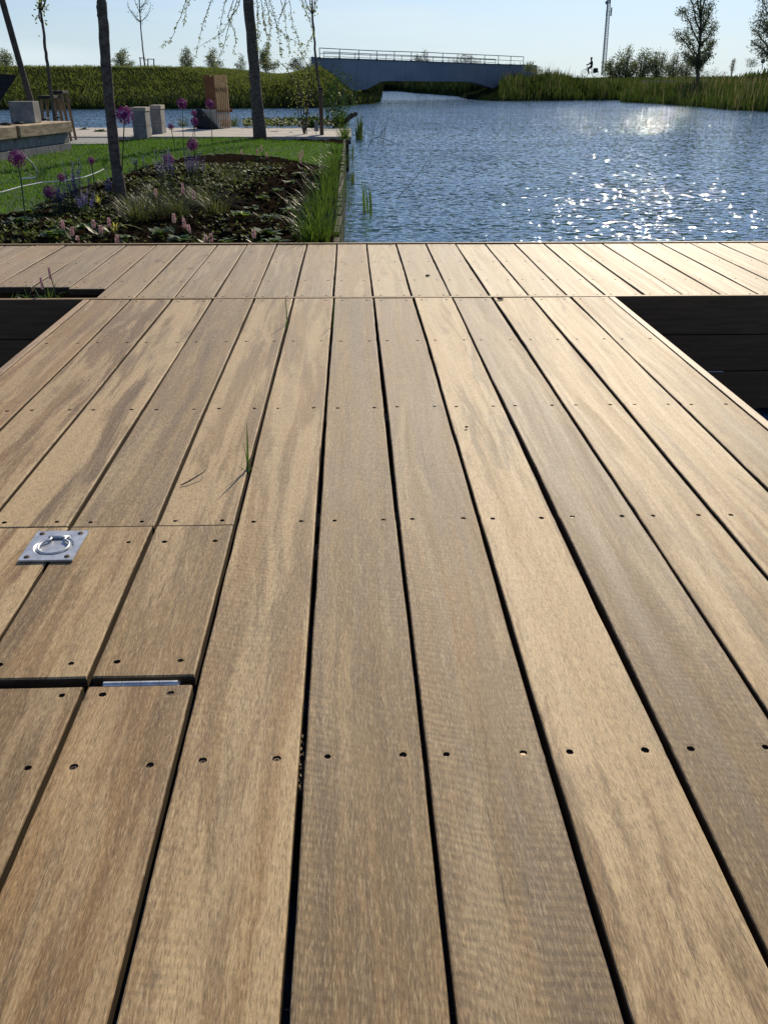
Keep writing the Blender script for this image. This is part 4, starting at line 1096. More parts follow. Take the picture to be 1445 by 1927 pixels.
# hanging sprig of the thick tree
# thin saplings
def sapling(pts, D, r0, r1, label, seed, branches, nleaf=0, leafmat='spring', basez=None, lsize=.04, twigmat='bark'):
    r = random.Random(seed); P_ = [atD(x, y, D) for x, y in pts]
    if basez is not None: P_[-1].z = basez
    t = thing('sapling', P_[-1], label, 'sapling')
    Q, rr = refine(P_, [r1 + (r0 - r1) * i / (len(P_) - 1) for i in range(len(P_))], 4, r, r0 * .25)
    b = MB(); b.tube(Q, rr, 9); b.build('trunk', M[twigmat], t, smooth=True)
    bb = MB(); lv = MB()
    for bp in branches:
        B = [atD(x, y, D + r.uniform(-.1, .1) * (k > 0)) for k, (x, y) in enumerate(bp)]
        q, r2 = refine(B, [r1 * .8 - r1 * .55 * k / (len(B) - 1) for k in range(len(B))], 4, r, r1 * .3); bb.tube(q, r2, 6)
        for j in range(nleaf):
            k = r.randrange(0, len(q) - 1); p = q[k].lerp(q[k + 1], r.random()) + Vector((r.gauss(0, lsize), r.gauss(0, lsize), r.gauss(0, lsize))); d = Vector((r.uniform(-1, 1), r.uniform(-1, 1), r.uniform(-1, 1))).normalized()
            lv.leaf(p, d.orthogonal().normalized() * lsize * .35, d * lsize)
    if branches: bb.build('branches', M[twigmat], t, smooth=True)
    if lv.f: lv.build('crown', M[leafmat], t)
    return t
sapling([(77, 18), (81, 47), (86, 90), (91, 130), (97, 175), (104, 225), (106, 262)], 12.6, .024, .015, 'slim bare sapling behind the timber bench on the left', 31,
        [[(77, 18), (72, -20), (66, -70)], [(81, 47), (75, 35), (74, 10), (78, -40)], [(80, 20), (88, -5), (98, -30)], [(77, 18), (79, -25), (80, -80)]], 25, basez=GZ)
sD = atz(605, 258, GZ).y + .12
sapling([(588, 8), (588, 28), (592, 80), (596, 130), (601, 168), (605, 262)], sD, .022, .013, 'slim sapling with a forked top tied to a dark stake beside the terrace', 32,
        [[(588, 28), (578, 12), (570, -20)], [(588, 28), (593, 12), (594, -25)], [(588, 8), (587, -20), (590, -60)], [(588, 28), (583, 5), (584, -30)]], 20, basez=GZ)
p = atD(604, 258, sD - .12)
st = thing('tree_stake', (p.x, p.y, GZ), 'square dark wooden stake beside the forked sapling at the terrace', 'stake')
tp = atD(603.5, 169, sD - .12); ss = .030
b = MB(); b.box(tp.x - ss, tp.x + ss, p.y - ss, p.y + ss, GZ - .3, tp.z, bev=.004); b.build('post', M['stake'], st)
b = MB(); b.box(tp.x - ss - .002, tp.x + ss + .002, p.y - ss - .002, p.y + ss + .002, tp.z + .001, tp.z + .03, bev=.004); b.build('cap', M['black'], st)
b = MB(); q = atD(596, 235, sD - .12); b.box(q.x - .035, q.x + .022, p.y - .02, p.y + .01, q.z - .09, q.z + .06, bev=.003); b.box(q.x - .012, q.x - .004, p.y - .01, p.y, GZ, q.z - .09)
tag(b.build('grey_tag', M['concrete'], origin=(q.x, p.y, GZ)), 'small grey plant tag on a pin left of the wooden stake', 'tag')

# leafy multi-stem shrub before the terrace, and the glossy one behind its corner
def shrub(base, D, stems, nleaf, lsize, mat, label, seed, name='shrub', basez=0, spread=.05, cat='shrub', group=None):
    r = random.Random(seed); P0 = atD(*base, D); P0.z = basez
    t = thing(name, P0, label, cat, group); bb = MB(); lv = MB()
    for s in stems:
        B = [P0 + Vector((r.uniform(-.02, .02), 0, 0))] + [atD(x, y, D + r.uniform(-.15, .15)) for x, y in s]
        q, r2 = refine(B, [.009 - .006 * k / (len(B) - 1) for k in range(len(B))], 4, r, .006); bb.tube(q, r2, 5)
        for j in range(nleaf):
            k = r.randrange(len(q) // 3, len(q) - 1); p = q[k].lerp(q[k + 1], r.random()) + Vector((r.gauss(0, spread), r.gauss(0, spread), r.gauss(0, spread)))
            d = Vector((r.uniform(-1, 1), r.uniform(-1, 1), r.uniform(-1, .6))).normalized(); lv.leaf(p, d.orthogonal().normalized() * lsize * .38, d * lsize)
    bb.build('stems', M['twig'], t); lv.build('foliage', M[mat], t); return t
shrub((574, 256), sD + .1, [[(560, 210), (562, 150), (550, 105)], [(565, 200), (575, 140), (568, 100)], [(580, 205), (590, 150), (594, 110)], [(572, 190), (540, 130), (520, 112)], [(578, 210), (566, 170), (532, 120)], [(577, 200), (583, 130), (560, 90)]], 42, .032, 'spring', 'airy shrub with small yellow green leaves left of the stake', 41, basez=GZ, spread=.09)
shrub((628, 244), PY_B + .25, [[(618, 220), (620, 190)], [(630, 215), (634, 160), (640, 135)], [(640, 215), (648, 170), (655, 145)], [(625, 210), (622, 170), (612, 150)], [(640, 220), (650, 200), (652, 175)]], 70, .055, 'leaf', 'glossy dark shrub glinting in the sun behind the terrace corner', 42, basez=-.03, spread=.09)
shrub((585, 240), PY_B + .2, [[(570, 225)], [(582, 222)], [(592, 226)]], 70, .07, 'leaf', 'low rounded bush behind the terrace left of the stake', 43, basez=-.03, spread=.05)
b = MB(); D = PY_B + .1; P_ = [atD(x, y, D) for x, y in ((648, 232), (656, 222), (664, 216), (668, 215))]; b.tube(P_, [.035, .04, .045, .02], 10)
b.ball(P_[-1], .05, 8, 6, (1, .8, .7), .2, random.Random(2))
tag(b.build('driftwood', M['twig'], origin=P_[0]), 'brown driftwood stump poking out over the water from the terrace corner', 'driftwood')

# ------------------------------------------------------------------ left bench, stools, posts
# block wall + timber beam
def zD(px, py, z): return atz(px, py, z)
BT = .30
a = atz(135, 228, BT); bq = atz(0, 240, BT); dirv = (bq - a); dirv.z = 0; u = dirv.normalized(); nrm = Vector((-u.y, u.x, 0));
if nrm.y < 0: nrm = -nrm
Lb = dirv.length * 1.9
def obox(s0, s1, n0, n1, z0, z1, bev=.004, mb_=None):
    Mx = Matrix(((u.x, nrm.x, 0, a.x), (u.y, nrm.y, 0, a.y), (0, 0, 1, 0), (0, 0, 0, 1)))
    mb_.box(s0, s1, n0, n1, z0, z1, bev=bev, mat=Mx)
wall = thing('block_wall', (a.x, a.y, GZ), 'low grey concrete block wall under the timber beam at the left', 'wall')
r = random.Random(4)
z = GZ - .02; row = 0
while z < .12:
    s = .03 - (.15 if row % 2 else 0)
    while s < Lb:
        b = MB(); obox(max(s, .03), s + .29, .03 + (0 if row < 1 else .015), .4, z, z + .108, .006, b); b.build('block', M['concrete'], wall); s += .295
    z += .112; row += 1
top_w = z
bm_ = thing('timber_beam', (a.x, a.y, top_w), 'thick split sawn timber beam lying on the concrete block wall', 'beam')
sp = (atz(38, 237, BT) - a).dot(u)
b = MB(); obox(0, sp - .03, 0, .42, top_w + .002, BT, .008, b); b.build('beam_piece', M['beam'], bm_)
b = MB(); obox(sp + .04, Lb, 0, .42, top_w + .002, BT, .008, b); b.build('beam_piece', M['beam'], bm_)
b = MB(); obox(sp - .028, sp + .038, .03, .40, top_w - .02, BT - .01, 0, b); b.build('joint_post', M['dark_board'], bm_)
# stone cube
cb = atz(66, 232, BT); s_ = (cb - a).dot(u)
b = MB(); hh = atD(45, 191, cb.y).z - BT; cw = (cb.x - atD(22, 232, cb.y).x)
b.box(cb.x - cw, cb.x + .01, cb.y, cb.y + .24, BT + .002, BT + hh, bev=.006)
tag(b.build('stone_cube', M['concrete'], origin=(cb.x - cw / 2, cb.y + .1, BT)), 'grey stone cube standing on the timber beam', 'stone block')
# small tools lying on the beam
for (x, y, w, mt, lab) in ((35, 234, .05, 'black', 'dark rag lying on the timber beam before the stone cube'), (10, 236, .06, 'black', 'black strap lying at the left end of the timber beam'), (80, 227, .05, 'black', 'dark rag on the timber beam right of the stone cube'), (92, 225, .03, 'hose', 'small white bottle lying on the timber beam'), (108, 223, .04, 'black', 'black glove at the right end of the timber beam')):
    p = atz(x, y, BT); b = MB(); b.ball((p.x, p.y + .04, BT + .013), w, 10, 6, (1.2, .8, .28), .18, random.Random(int(x)))
    tag(b.build('rag' if mt == 'black' else 'bottle', M[mt], origin=(p.x, p.y, BT)), lab, 'rag' if mt == 'black' else 'bottle')
# stools behind
def stool(x0, x1, ytop, ybase, D, label):
    A = atD(x0, ytop, D); B = atD(x1, ytop, D); zb = -.05
    t = thing('stool', ((A.x + B.x) / 2, D + .15, zb), label, 'stool', 'two wooden stools behind the beam')
    b = MB(); b.box(A.x, B.x, D, D + .3, A.z - .035, A.z, bev=.006); b.build('seat', M['black'], t)
    for lx, sg in ((A.x + .03, -1), (B.x - .03, 1)):
        for ly in (D + .03, D + .27):
            b = MB(); b.tube([(lx, ly, A.z - .037), (lx + sg * .05, ly, zb)], [.022, .018], 8); b.build('leg', M['stool'], t)
stool(72, 101, 180, 240, 13.3, 'dark topped wooden stool behind the beam, lower left one')
stool(97, 118, 171, 240, 13.6, 'dark topped wooden stool behind the beam, taller right one')
# leaning pole with dark panel
t = thing('leaning_pole', atD(66, 215, 12.0), 'dark leaning pole rising diagonally behind the stone cube', 'pole')
b = MB(); b.tube([atD(-12, -60, 12.0), atD(6, 5, 12.0), atD(35, 108, 12.0), atD(72, 235, 12.0)], .036, 10); b.build('pole', M['twig'], t)
c_ = [atD(x, y, 12.3) for x, y in ((-60, 132), (33, 142), (14, 172), (-4, 196), (-60, 205))]
b = MB(); k = len(c_); b.add([(p.x, p.y, p.z) for p in c_] + [(p.x - .02, p.y + .05, p.z) for p in c_], [tuple(range(k)), tuple(range(2 * k - 1, k - 1, -1))] + [(i, i + k, (i + 1) % k + k, (i + 1) % k) for i in range(k)])
b.tube([c_[3], Vector((c_[3].x - .1, 12.3, GZ))], .02, 8)
tag(b.build('dark_panel', M['black'], origin=c_[3]), 'dark pointed panel behind the pole at the left edge', 'panel')
# concrete posts
def cpost(xl, xr, xr2, yt, yb, label):
    D = atz((xl + xr) / 2, yb, GZ).y; A = atD(xl, yt, D); B = atD(xr, yt, D); w = B.x - A.x
    t = thing('concrete_post', ((A.x + B.x) / 2, D + .2, GZ), label, 'post', 'two square concrete posts by the terrace')
    H = A.z - GZ; z0 = GZ
    dp = .34
    Mx = Matrix.Translation((A.x + w / 2, D, 0)) @ Matrix.Rotation(R(0), 4, 'Z')
    for k, f in enumerate((.0, .40, .86)):
        f2 = (.40, .86, 1.0)[k]
        b = MB(); b.box(-w / 2, w / 2 + (.01 if k == 2 else 0), 0, dp, z0 + H * f + .003, z0 + H * f2, bev=.006, mat=Mx); b.build('block', M['sandstone' if k == 2 else 'concrete'], t)
cpost(246, 272, 285, 202, 262, 'square concrete post, front one of the pair beside the thick trunk')
cpost(281, 301, 313, 198, 256, 'square concrete post, rear right one of the pair')
# slatted screen
D = PY_B - .1
t = thing('slatted_screen', atD(405, 238, D), 'rust brown screen with upright wooden slats behind the terrace', 'screen')
A = atD(383, 141, D); B = atD(402, 141, D); zb = -.02; C = atD(425, 141, D); dz_ = (A.z - zb)
b = MB(); b.box(A.x, B.x, D + .02, D + .06, zb + dz_ * .30, A.z, bev=.003); b.build('panel', M['rust'], t)
for k in range(7):
    x = B.x + (C.x - B.x) * (k + .3) / 6.6
    b = MB(); xx = x + .035
    b.add([(x, D, A.z), (x + .018, D, A.z), (xx - .0, D - .0, zb), (xx - .018, D, zb), (x, D + .05, A.z), (x + .018, D + .05, A.z), (xx, D + .05, zb), (xx - .018, D + .05, zb)], [(0, 1, 2, 3), (7, 6, 5, 4), (0, 4, 5, 1), (1, 5, 6, 2), (2, 6, 7, 3), (3, 7, 4, 0)])
    b.build('slat', M['slat'], t)
b = MB(); b.box(A.x, C.x + .02, D + .055, D + .08, zb + dz_ * .72, zb + dz_ * .78); b.box(A.x + .04, C.x + .07, D + .055, D + .08, zb + dz_ * .32, zb + dz_ * .38); b.build('cross_rail', M['rust'], t)
b = MB(); b.box(A.x, A.x + .03, D + .08, D + .11, zb, A.z - .02); b.build('back_post', M['rust'], t)
# stone block with black bag
D = atz(385, 243, 0).y; A = atD(366, 207, D); B = atD(402, 207, D)
b = MB(); b.box(A.x, B.x, D + .1, D + .45, .0, A.z, bev=.006); tag(b.build('stone_block', M['sandstone'], origin=(A.x, D + .1, 0)), 'pale stone block on the terrace behind the black bag', 'stone block')
b = MB(); r = random.Random(12)
prof = [(364, 214), (372, 203), (377, 204), (386, 216), (396, 226), (408, 237), (412, 243), (400, 245), (385, 244), (366, 240), (364, 228)]
P_ = [atD(x, y, D) for x, y in prof]; k = len(P_); cx = sum((p for p in P_), Vector()) / k
ring = [p + Vector((0, .02, 0)) for p in P_]; f1 = [cx.lerp(p, .75) + Vector((0, -.06, 0)) for p in P_]; f2 = [p + Vector((0, .09, 0)) for p in P_]
b.add(ring + f1 + f2 + [cx + Vector((0, -.085, 0))], [(i, (i + 1) % k, k + (i + 1) % k, k + i) for i in range(k)] + [(i, 2 * k + i, 2 * k + (i + 1) % k, (i + 1) % k) for i in range(k)] + [(k + i, k + (i + 1) % k, 3 * k) for i in range(k)] + [tuple(2 * k + i for i in range(k))])
tag(b.build('black_bag', M['black'], origin=(cx.x, D, 0)), 'black bag slumped against the pale stone block on the terrace', 'bag')
# white hose
b = MB()
hp = [(46, 293), (48, 310), (44, 328), (33, 342), (18, 349), (0, 354), (-40, 360)]
P_ = [atD(x, y, atz(48, 440, GZ).y + (0.2)) for x, y in hp]
P_ = [p + Vector((0, .12 * i, 0)) for i, p in enumerate(P_)]
b.tube(P_, .0045, 8)
P2 = [atz(x, y, GZ + .05) for x, y in ((-60, 372), (5, 361), (40, 351), (80, 343), (120, 340), (160, 333), (182, 325), (196, 318))]; b.tube(P2, .004, 6)
tag(b.build('garden_hose', M['hose'], origin=P_[0]), 'thin white irrigation hose curling over the lawn at the left', 'hose')

# planter gap in the cross deck
sp_ = thing('planter_soil_box', (-1.8, 3.55, -.1), 'soil filled planting gap cut in the cross deck at the left', 'planter')
b = MB(); b.box(-2.68, -.985, 3.437, 3.645, -.35, -.055); b.build('soil', M['soil'], sp_)
pz = -.052
p = atz(90, 556, -.02); 
t = thing('bistort', (p.x, 3.53, pz), 'pink bistort with strappy leaves growing in the gap of the cross deck', 'flower', 'pink bistort flower spikes')
b = MB(); r = random.Random(5); c0 = Vector((p.x, 3.53, pz))
for k in range(44):
    a = r.uniform(0, 6.28); q = c0 + Vector((r.uniform(-.13, .06), r.uniform(-.03, .05), 0)); b.arc_blade(q, (math.cos(a), math.sin(a), 0), r.uniform(.06, .125), .008, r.uniform(.2, 1.2))
b.build('leaves', M['leaf'], t)
for dx, xt, yt, in ((0, 92, 503), (-.04, 77, 522)):
    h = atD(xt, yt, 3.53); s = Vector((h.x + .01, 3.53, pz)); b = MB(); b.tube([s, s.lerp(h, .5) + Vector((.003, 0, 0)), h], .0018, 6)
    b.build('stem', M['stem'], t); b = MB(); L = .045
    b.tube([h - Vector((0, 0, L)), h], .004, 6)
    for k in range(150):
        uu = r.random(); a = r.uniform(0, 6.28); d = Vector((math.cos(a), math.sin(a), .4)); b.leaf(h - Vector((0, 0, L * uu)) + d * .003, Vector((-d.y, d.x, 0)) * .0025, d * .0045)
    b.build('flower_spike', M['bistort'], t)
p = atz(30, 552, -.03); rosette(30, 556, 26, .06, 'rosette', 'round green and red leaves at the left of the deck planting gap', 77, z=-.045, up=1.6)
for o in (bpy.data.objects[-1:] if False else []): pass

# ------------------------------------------------------------------ bridge
br = thing('footbridge', (atD(600, 118, 64).x, 64, WL), 'long low blue grey concrete bridge with thin steel railings across the canal', 'bridge')
Dl, Dr = 64.0, 80.0
def bD(px): return Dl + (Dr - Dl) * (px - 600) / 385.0
top_px = [(585, 109), (603, 110.5), (700, 113.5), (800, 117), (900, 121), (985, 123.5), (1010, 124.5)]
bot_px = [(585, 160), (640, 175), (690, 168), (700, 163), (716, 154), (730, 152.5), (800, 153), (880, 153.5), (892, 155), (908, 160), (928, 167), (950, 172), (1010, 178)]
def interp(P, x):
    for (x0, y0), (x1, y1) in zip(P, P[1:]):
        if x0 <= x <= x1: return y0 + (y1 - y0) * (x - x0) / (x1 - x0)
xsb = sorted(set([585, 603] + [p[0] for p in top_px] + [p[0] for p in bot_px] + list(range(600, 1000, 20))))
dvec = (atD(985, 123, Dr) - atD(600, 110, Dl)); dvec.z = 0; dvec.normalize(); nb = Vector((0.0, 1.0, 0))
vs = []; fs = []
BWID = 3.8
for x in xsb:
    T = atD(x, interp(top_px, x), bD(x)); Bm = atD(x, interp(bot_px, x), bD(x))
    vs += [T, Bm, Bm + nb * BWID, T + nb * BWID]
for i in range(len(xsb) - 1):
    for k in range(4): fs.append((4 * i + k, 4 * i + 4 + k, 4 * i + 4 + (k + 1) % 4, 4 * i + (k + 1) % 4))
fs += [(0, 1, 2, 3), (4 * len(xsb) - 4, 4 * len(xsb) - 1, 4 * len(xsb) - 2, 4 * len(xsb) - 3)]
b = MB(); b.add(vs, fs); b.build('span', M['bridge'], br)
b = MB()
for x0, x1 in zip(xsb, xsb[1:]):
    T0 = atD(x0, interp(top_px, x0), bD(x0)); T1 = atD(x1, interp(top_px, x1), bD(x1))
    e = nb * -.05; b.add([T0 + e, T1 + e, T1 + e + Vector((0, 0, .07)), T0 + e + Vector((0, 0, .07)), T0 - e * 3, T1 - e * 3, T1 - e * 3 + Vector((0, 0, .07)), T0 - e * 3 + Vector((0, 0, .07))], [(0, 1, 2, 3), (7, 6, 5, 4), (3, 2, 6, 7), (0, 4, 5, 1)])
b.build('kerb', M['rust' if False else 'rail'], br)
def railing(pxs, ytop, ymid, ylow, off, label=None, rt=.020):
    rl = MB()
    for yy, rr in ((ytop, rt), (ymid, rt * .7), (ylow, rt * .7)):
        pts = [];
        for x in pxs: pts.append(atD(x, interp(yy, x), bD(x)) + nb * off)
        rl.tube(pts, rr, 6)
    return rl
posts = [601, 639, 675, 709, 742, 774, 804, 833, 861, 887, 912, 938, 961, 985]
yt = [(595, 90), (700, 95.5), (800, 98.5), (900, 103), (990, 107.2)]; ym = [(595, 100), (700, 104), (800, 107.5), (900, 111.5), (990, 115)]
b = railing(posts, yt, ym, [(595, 99.8), (990, 114.8)], 0.02)
b = MB()
b.tube([atD(x, interp(yt, x), bD(x)) for x in posts], .027, 6); b.tube([atD(x, interp(ym, x), bD(x)) for x in posts], .018, 6)
b.build('handrail', M['rail'], br)
for x in posts:
    T = atD(x, interp(yt, x), bD(x)); Bm = atD(x + 2, interp(top_px, x + 2), bD(x + 2)); b = MB(); b.tube([T, Vector((T.x + .01, T.y, Bm.z + .03))], .028, 6); b.ball((T.x + .01, T.y, Bm.z + .05), .11, 8, 5, (1.2, 1, .6)); b.build('railing_post', M['rail'], br)
# rear railing, at the far edge of the deck
zr = [(590, 97), (953, 113)]; 
b = MB(); xsr = [609 + 29.4 * i for i in range(12)]
def rearp(x, y): return atD(x, y, bD(x) + BWID * .95)
b.tube([rearp(x, 97.6 + (x - 609) * (112.5 - 97.6) / 344) for x in xsr if x < 955], .026, 6); b.tube([rearp(x, 107.0 + (x - 640) * (118.5 - 107) / 313) for x in xsr if x < 955], .017, 6)
b.tube([rearp(x, 100.0 + (x - 609) * (114 - 100) / 344) for x in xsr if x < 955], .017, 6)
b.build('rear_handrail', M['rail'], br)
for x in xsr:
    if x > 955: continue
    b = MB(); T = rearp(x, 97.6 + (x - 609) * (112.5 - 97.6) / 344); b.tube([T, Vector((T.x - .02, T.y, T.z - .68))], .023, 6); b.build('railing_post', M['rail'], br)

# ------------------------------------------------------------------ far trees and bushes
def bush(px, ytop, ybase, wpx, D, mat, label, seed, n=1400, name='bush', cat='bush', group='bushes behind the dike', lumps=7, lsz=.0, trunk=None, tall=False, zb=None):
    D = D * 1.28; r = random.Random(seed); T = atD(px, ytop, D); Bs = atD(px, ybase, D); hw = abs(atD(px + wpx / 2, ytop, D).x - T.x); H = T.z - Bs.z
    base = Vector((T.x, D, float(hgt([T.x], [D])[0]) - .1 if zb is None else zb))
    t = thing(name, base, label, cat, group)
    st = MB(); lv = MB(); ls = lsz or .035 * H + .04
    for k in range(lumps):
        ax = r.uniform(-1, 1); hh = (1 - .75 * abs(ax) ** 1.7) * r.uniform(.7, 1.0)
        e = Vector((T.x + ax * hw * .85, D + r.uniform(-.7, .7) * hw, Bs.z + H * hh * .97))
        m = base.lerp(e, .5) + Vector((r.uniform(-.1, .1) * hw, 0, 0)); st.tube([base, m, e], [.03 * H / 2, .018 * H / 2, .006], 5)
        for j in range(n // lumps):
            u = r.random() ** .8; p = base.lerp(e, .0) if False else Vector((base.x + (e.x - base.x) * u, base.y + (e.y - base.y) * u, Bs.z + (e.z - Bs.z) * u))
            sp = hw * .26 * (1.25 - .85 * u) + .03; p += Vector((r.gauss(0, sp), r.gauss(0, sp), r.gauss(0, H * .05)))
            if p.z > T.z + .05 * H: continue
            d = Vector((r.uniform(-1, 1), r.uniform(-1, 1), r.uniform(-.6, 1))).normalized(); lv.leaf(p, d.orthogonal().normalized() * ls * .4, d * ls)
    st.build('stems', M['twig'], t); lv.build('foliage', M[mat], t)
for i, (px, yt_, w, D, mt, n, lab) in enumerate([
    (5, 88, 60, 75, 'bush', 1700, 'dark bush at the left edge behind the leaning pole'),
    (228, 87, 52, 75, 'bush', 1900, 'rounded bush on the dike just right of the thick trunk'),
    (350, 83, 34, 80, 'bush', 1300, 'bush on the dike, left one of the close pair'),
    (400, 87, 44, 80, 'bush', 1500, 'bush on the dike, right one of the close pair'),
    (452, 98, 26, 85, 'bush', 700, 'small bush on the dike just left of the second trunk'),
    (503, 76, 44, 80, 'bush', 1900, 'taller bush on the dike just right of the second trunk'),
    (560, 105, 46, 70, 'darkbush', 1600, 'low dark hedge where the dike meets the bridge'),
    (590, 104, 34, 70, 'darkbush', 1200, 'low dark bush touching the left end of the bridge')]):
    bush(px, yt_, 132, w, D, mt, lab, 400 + i, n)
bush(627, 103, 118, 50, 95, 'darkbush', 'low round hedge seen through the left end of the bridge railing', 420, 1100, group='bushes seen behind the bridge')
bush(795, 86, 122, 34, 95, 'willow', 'slim pale tree rising behind the middle of the bridge railing', 421, 900, name='small_tree', cat='tree', group='bushes seen behind the bridge')
bush(875, 98, 124, 66, 95, 'willow', 'wide bush rising behind the right half of the bridge railing', 422, 1500, group='bushes seen behind the bridge', lumps=10)
bush(1000, 114, 136, 46, 59, 'bush', 'round dark bush at the right end of the bridge', 423, 1300, group='bushes on the right bank')
for i, (px, yt_, w, lab) in enumerate([(1160, 92, 40, 'bush right beside the lattice mast, leftmost of the row'), (1185, 86, 40, 'tallest bush of the row on the right bank'), (1213, 92, 38, 'bush in the middle of the row on the right bank'), (1243, 95, 40, 'bush right of the middle of the row on the right bank'), (1272, 103, 34, 'smallest bush of the row, next to the tall tree'), (1295, 112, 40, 'dense low bush at the foot of the tall tree')]):
    bush(px, yt_ - 9, 148, w * 1.3, 90, 'bush', lab, 430 + i, 2200, group='row of bushes on the right bank', lumps=12)
bush(1382, 102, 135, 14, 95, 'bush', 'narrow young tree on the right before the mound', 440, 420, name='small_tree', cat='tree', group='bushes on the right bank')
bush(1342, 122, 150, 60, 85, 'bush', 'low straggly bush between the tall tree and the mound', 441, 900, group='bushes on the right bank')
bush(1415, 104, 126, 36, 75, 'willow', 'light bush on top of the mound beside the round sign', 442, 600, group='bushes on the right bank')

def far_tree(base_px, D, stems, nleaf, lsize, mat, label, seed, tr, spread):
    r = random.Random(seed); P0 = atD(*base_px, D); t = thing('tree', P0, label, 'tree')
    tk = MB(); lm = MB(); lv = MB()
    tpx = stems[0]; Tp = [P0 - Vector((0, 0, .3)), P0] + [atD(x, y, D) for x, y in tpx]
    q, rr = refine(Tp, [tr - tr * .85 * k / (len(Tp) - 1) for k in range(len(Tp))], 3, r, tr * .3); tk.tube(q, rr, 8); tk.build('trunk', M['bark'], t)
    for s in stems[1:]:
        B = [atD(x, y, D + r.uniform(-1.0, 1.0) * (k > 0)) for k, (x, y) in enumerate(s)]
        q, rr = refine(B, [tr * .4 - tr * .34 * k / (len(B) - 1) for k in range(len(B))], 4, r, tr * .3); lm.tube(q, rr, 5)
        for j in range(nleaf):
            u = r.random() ** .7; k = min(int(u * (len(q) - 1)), len(q) - 2); f = spread * (.6 + .6 * r.random())
            c = q[k] + Vector((r.gauss(0, f), r.gauss(0, f), r.gauss(0, f)))
            for m_ in range(3):
                d = Vector((r.uniform(-1, 1), r.uniform(-1, 1), r.uniform(-.9, .5))).normalized(); lv.leaf(c + d * lsize * .5, d.orthogonal().normalized() * lsize * .32, d * lsize)
    lm.build('limbs', M['bark'], t); lv.build('crown', M[mat], t)
far_tree((1312, 158), 68, [[(1313, 120), (1316, 80), (1318, 30), (1320, -20), (1322, -70)],
    [(1313, 125), (1300, 95), (1283, 75), (1270, 58)], [(1314, 110), (1298, 80), (1286, 55)], [(1316, 85), (1300, 50), (1288, 22), (1276, 20)], [(1317, 60), (1305, 25), (1300, -5), (1296, -40)], [(1318, 40), (1312, 0), (1310, -40)],
    [(1318, 30), (1326, 0), (1330, -30), (1334, -60)], [(1317, 60), (1332, 30), (1336, 0)], [(1315, 90), (1335, 65), (1344, 40)], [(1314, 105), (1332, 90), (1343, 72)], [(1313, 120), (1328, 108), (1336, 95)], [(1313, 118), (1296, 108), (1283, 98)], [(1313, 125), (1305, 115), (1298, 112)], [(1316, 80), (1322, 50), (1326, 10)], [(1313, 130), (1318, 120), (1322, 105)]],
    210, .12, 'willow', 'tall loose crowned willow tree at the waterside on the right', 51, .16, .17)
far_tree((1450, 142), 70, [[(1450, 110), (1452, 70), (1455, 20), (1455, -60)],
    [(1450, 108), (1432, 90), (1412, 78)], [(1450, 100), (1430, 70), (1412, 50)], [(1452, 70), (1432, 50), (1418, 38)], [(1454, 40), (1440, 20), (1434, -5)], [(1452, 60), (1440, 40), (1425, 20)], [(1455, 20), (1450, -20), (1445, -50)], [(1452, 80), (1475, 50), (1490, 30)], [(1452, 60), (1480, 20), (1490, -20)], [(1450, 110), (1440, 100), (1430, 102)], [(1452, 95), (1470, 85), (1480, 70)], [(1452, 60), (1446, 45), (1440, 62)]],
    170, .12, 'willow', 'dense willow tree cut off by the right edge of the view', 52, .2, .2)
# distant sapling with three-legged guard
D = 80; P0 = atD(274, 132, D); 
t = sapling([(263, -10), (263, 10), (265, 45), (268, 80), (271, 105), (274, 133)], D, .06, .036, 'young tree far on the dike with a thin round crown', 61,
    [[(265, 42), (255, 32), (245, 20), (240, 5)], [(265, 42), (275, 32), (283, 20), (284, 5)], [(264, 25), (258, 10), (250, -10)], [(264, 25), (270, 10), (278, -5)], [(263, 0), (263, -20), (262, -40)], [(265, 42), (259, 38), (255, 30), (240, 12)], [(264, 15), (272, 8), (280, 2)]], 32, 'willow', lsize=.10)
t = thing('tree_guard', atD(277, 128, D - .4), 'wooden post and rail guard round the young tree on the dike', 'tree guard')
Dg = D - .5
for (x, yt_) in ((264, 108), (279, 112), (290, 111)):
    b = MB(); A = atD(x, yt_, Dg); B = atD(x + (2 if x < 270 else 0), 133, Dg); b.tube([A, B], .045, 6); b.build('post', M['stake'], t)
for (x0, x1, y) in ((262, 274, 109), (278, 291, 111), (270, 280, 112.5)):
    b = MB(); b.tube([atD(x0, y, Dg), atD(x1, y + .5, Dg)], .03, 6); b.build('rail', M['stake'], t)

# ------------------------------------------------------------------ mast
D = 160.0
t = thing('lattice_mast', atD(1131, 140, D), 'tall thin lattice radio mast beyond the right bank', 'mast')
Bc = atD(1133.5, 142, D); Tc = atD(1144.5, 2, D); Tc = Tc + (Tc - Bc) * .35; hw0, hw1 = .33, .22
legs = [(-1, -1), (1, -1), (0, 1)]
def mp(u, l): c = Bc.lerp(Tc, u); w = hw0 + (hw1 - hw0) * u; return c + Vector((l[0] * w, l[1] * w, 0))
for l in legs:
    b = MB(); b.tube([mp(0, l), mp(1, l)], .055, 6); b.build('leg', M['mast'], t)
b = MB(); nseg = 40
for i in range(nseg):
    for k in range(3):
        l0, l1 = legs[k], legs[(k + 1) % 3]
        b.tube([mp(i / nseg, l0), mp((i + 1) / nseg, l1)], .028, 4, False); b.tube([mp((i + 1) / nseg, l0), mp((i + 1) / nseg, l1)], .022, 4, False)
b.build('lattice', M['mast'], t)
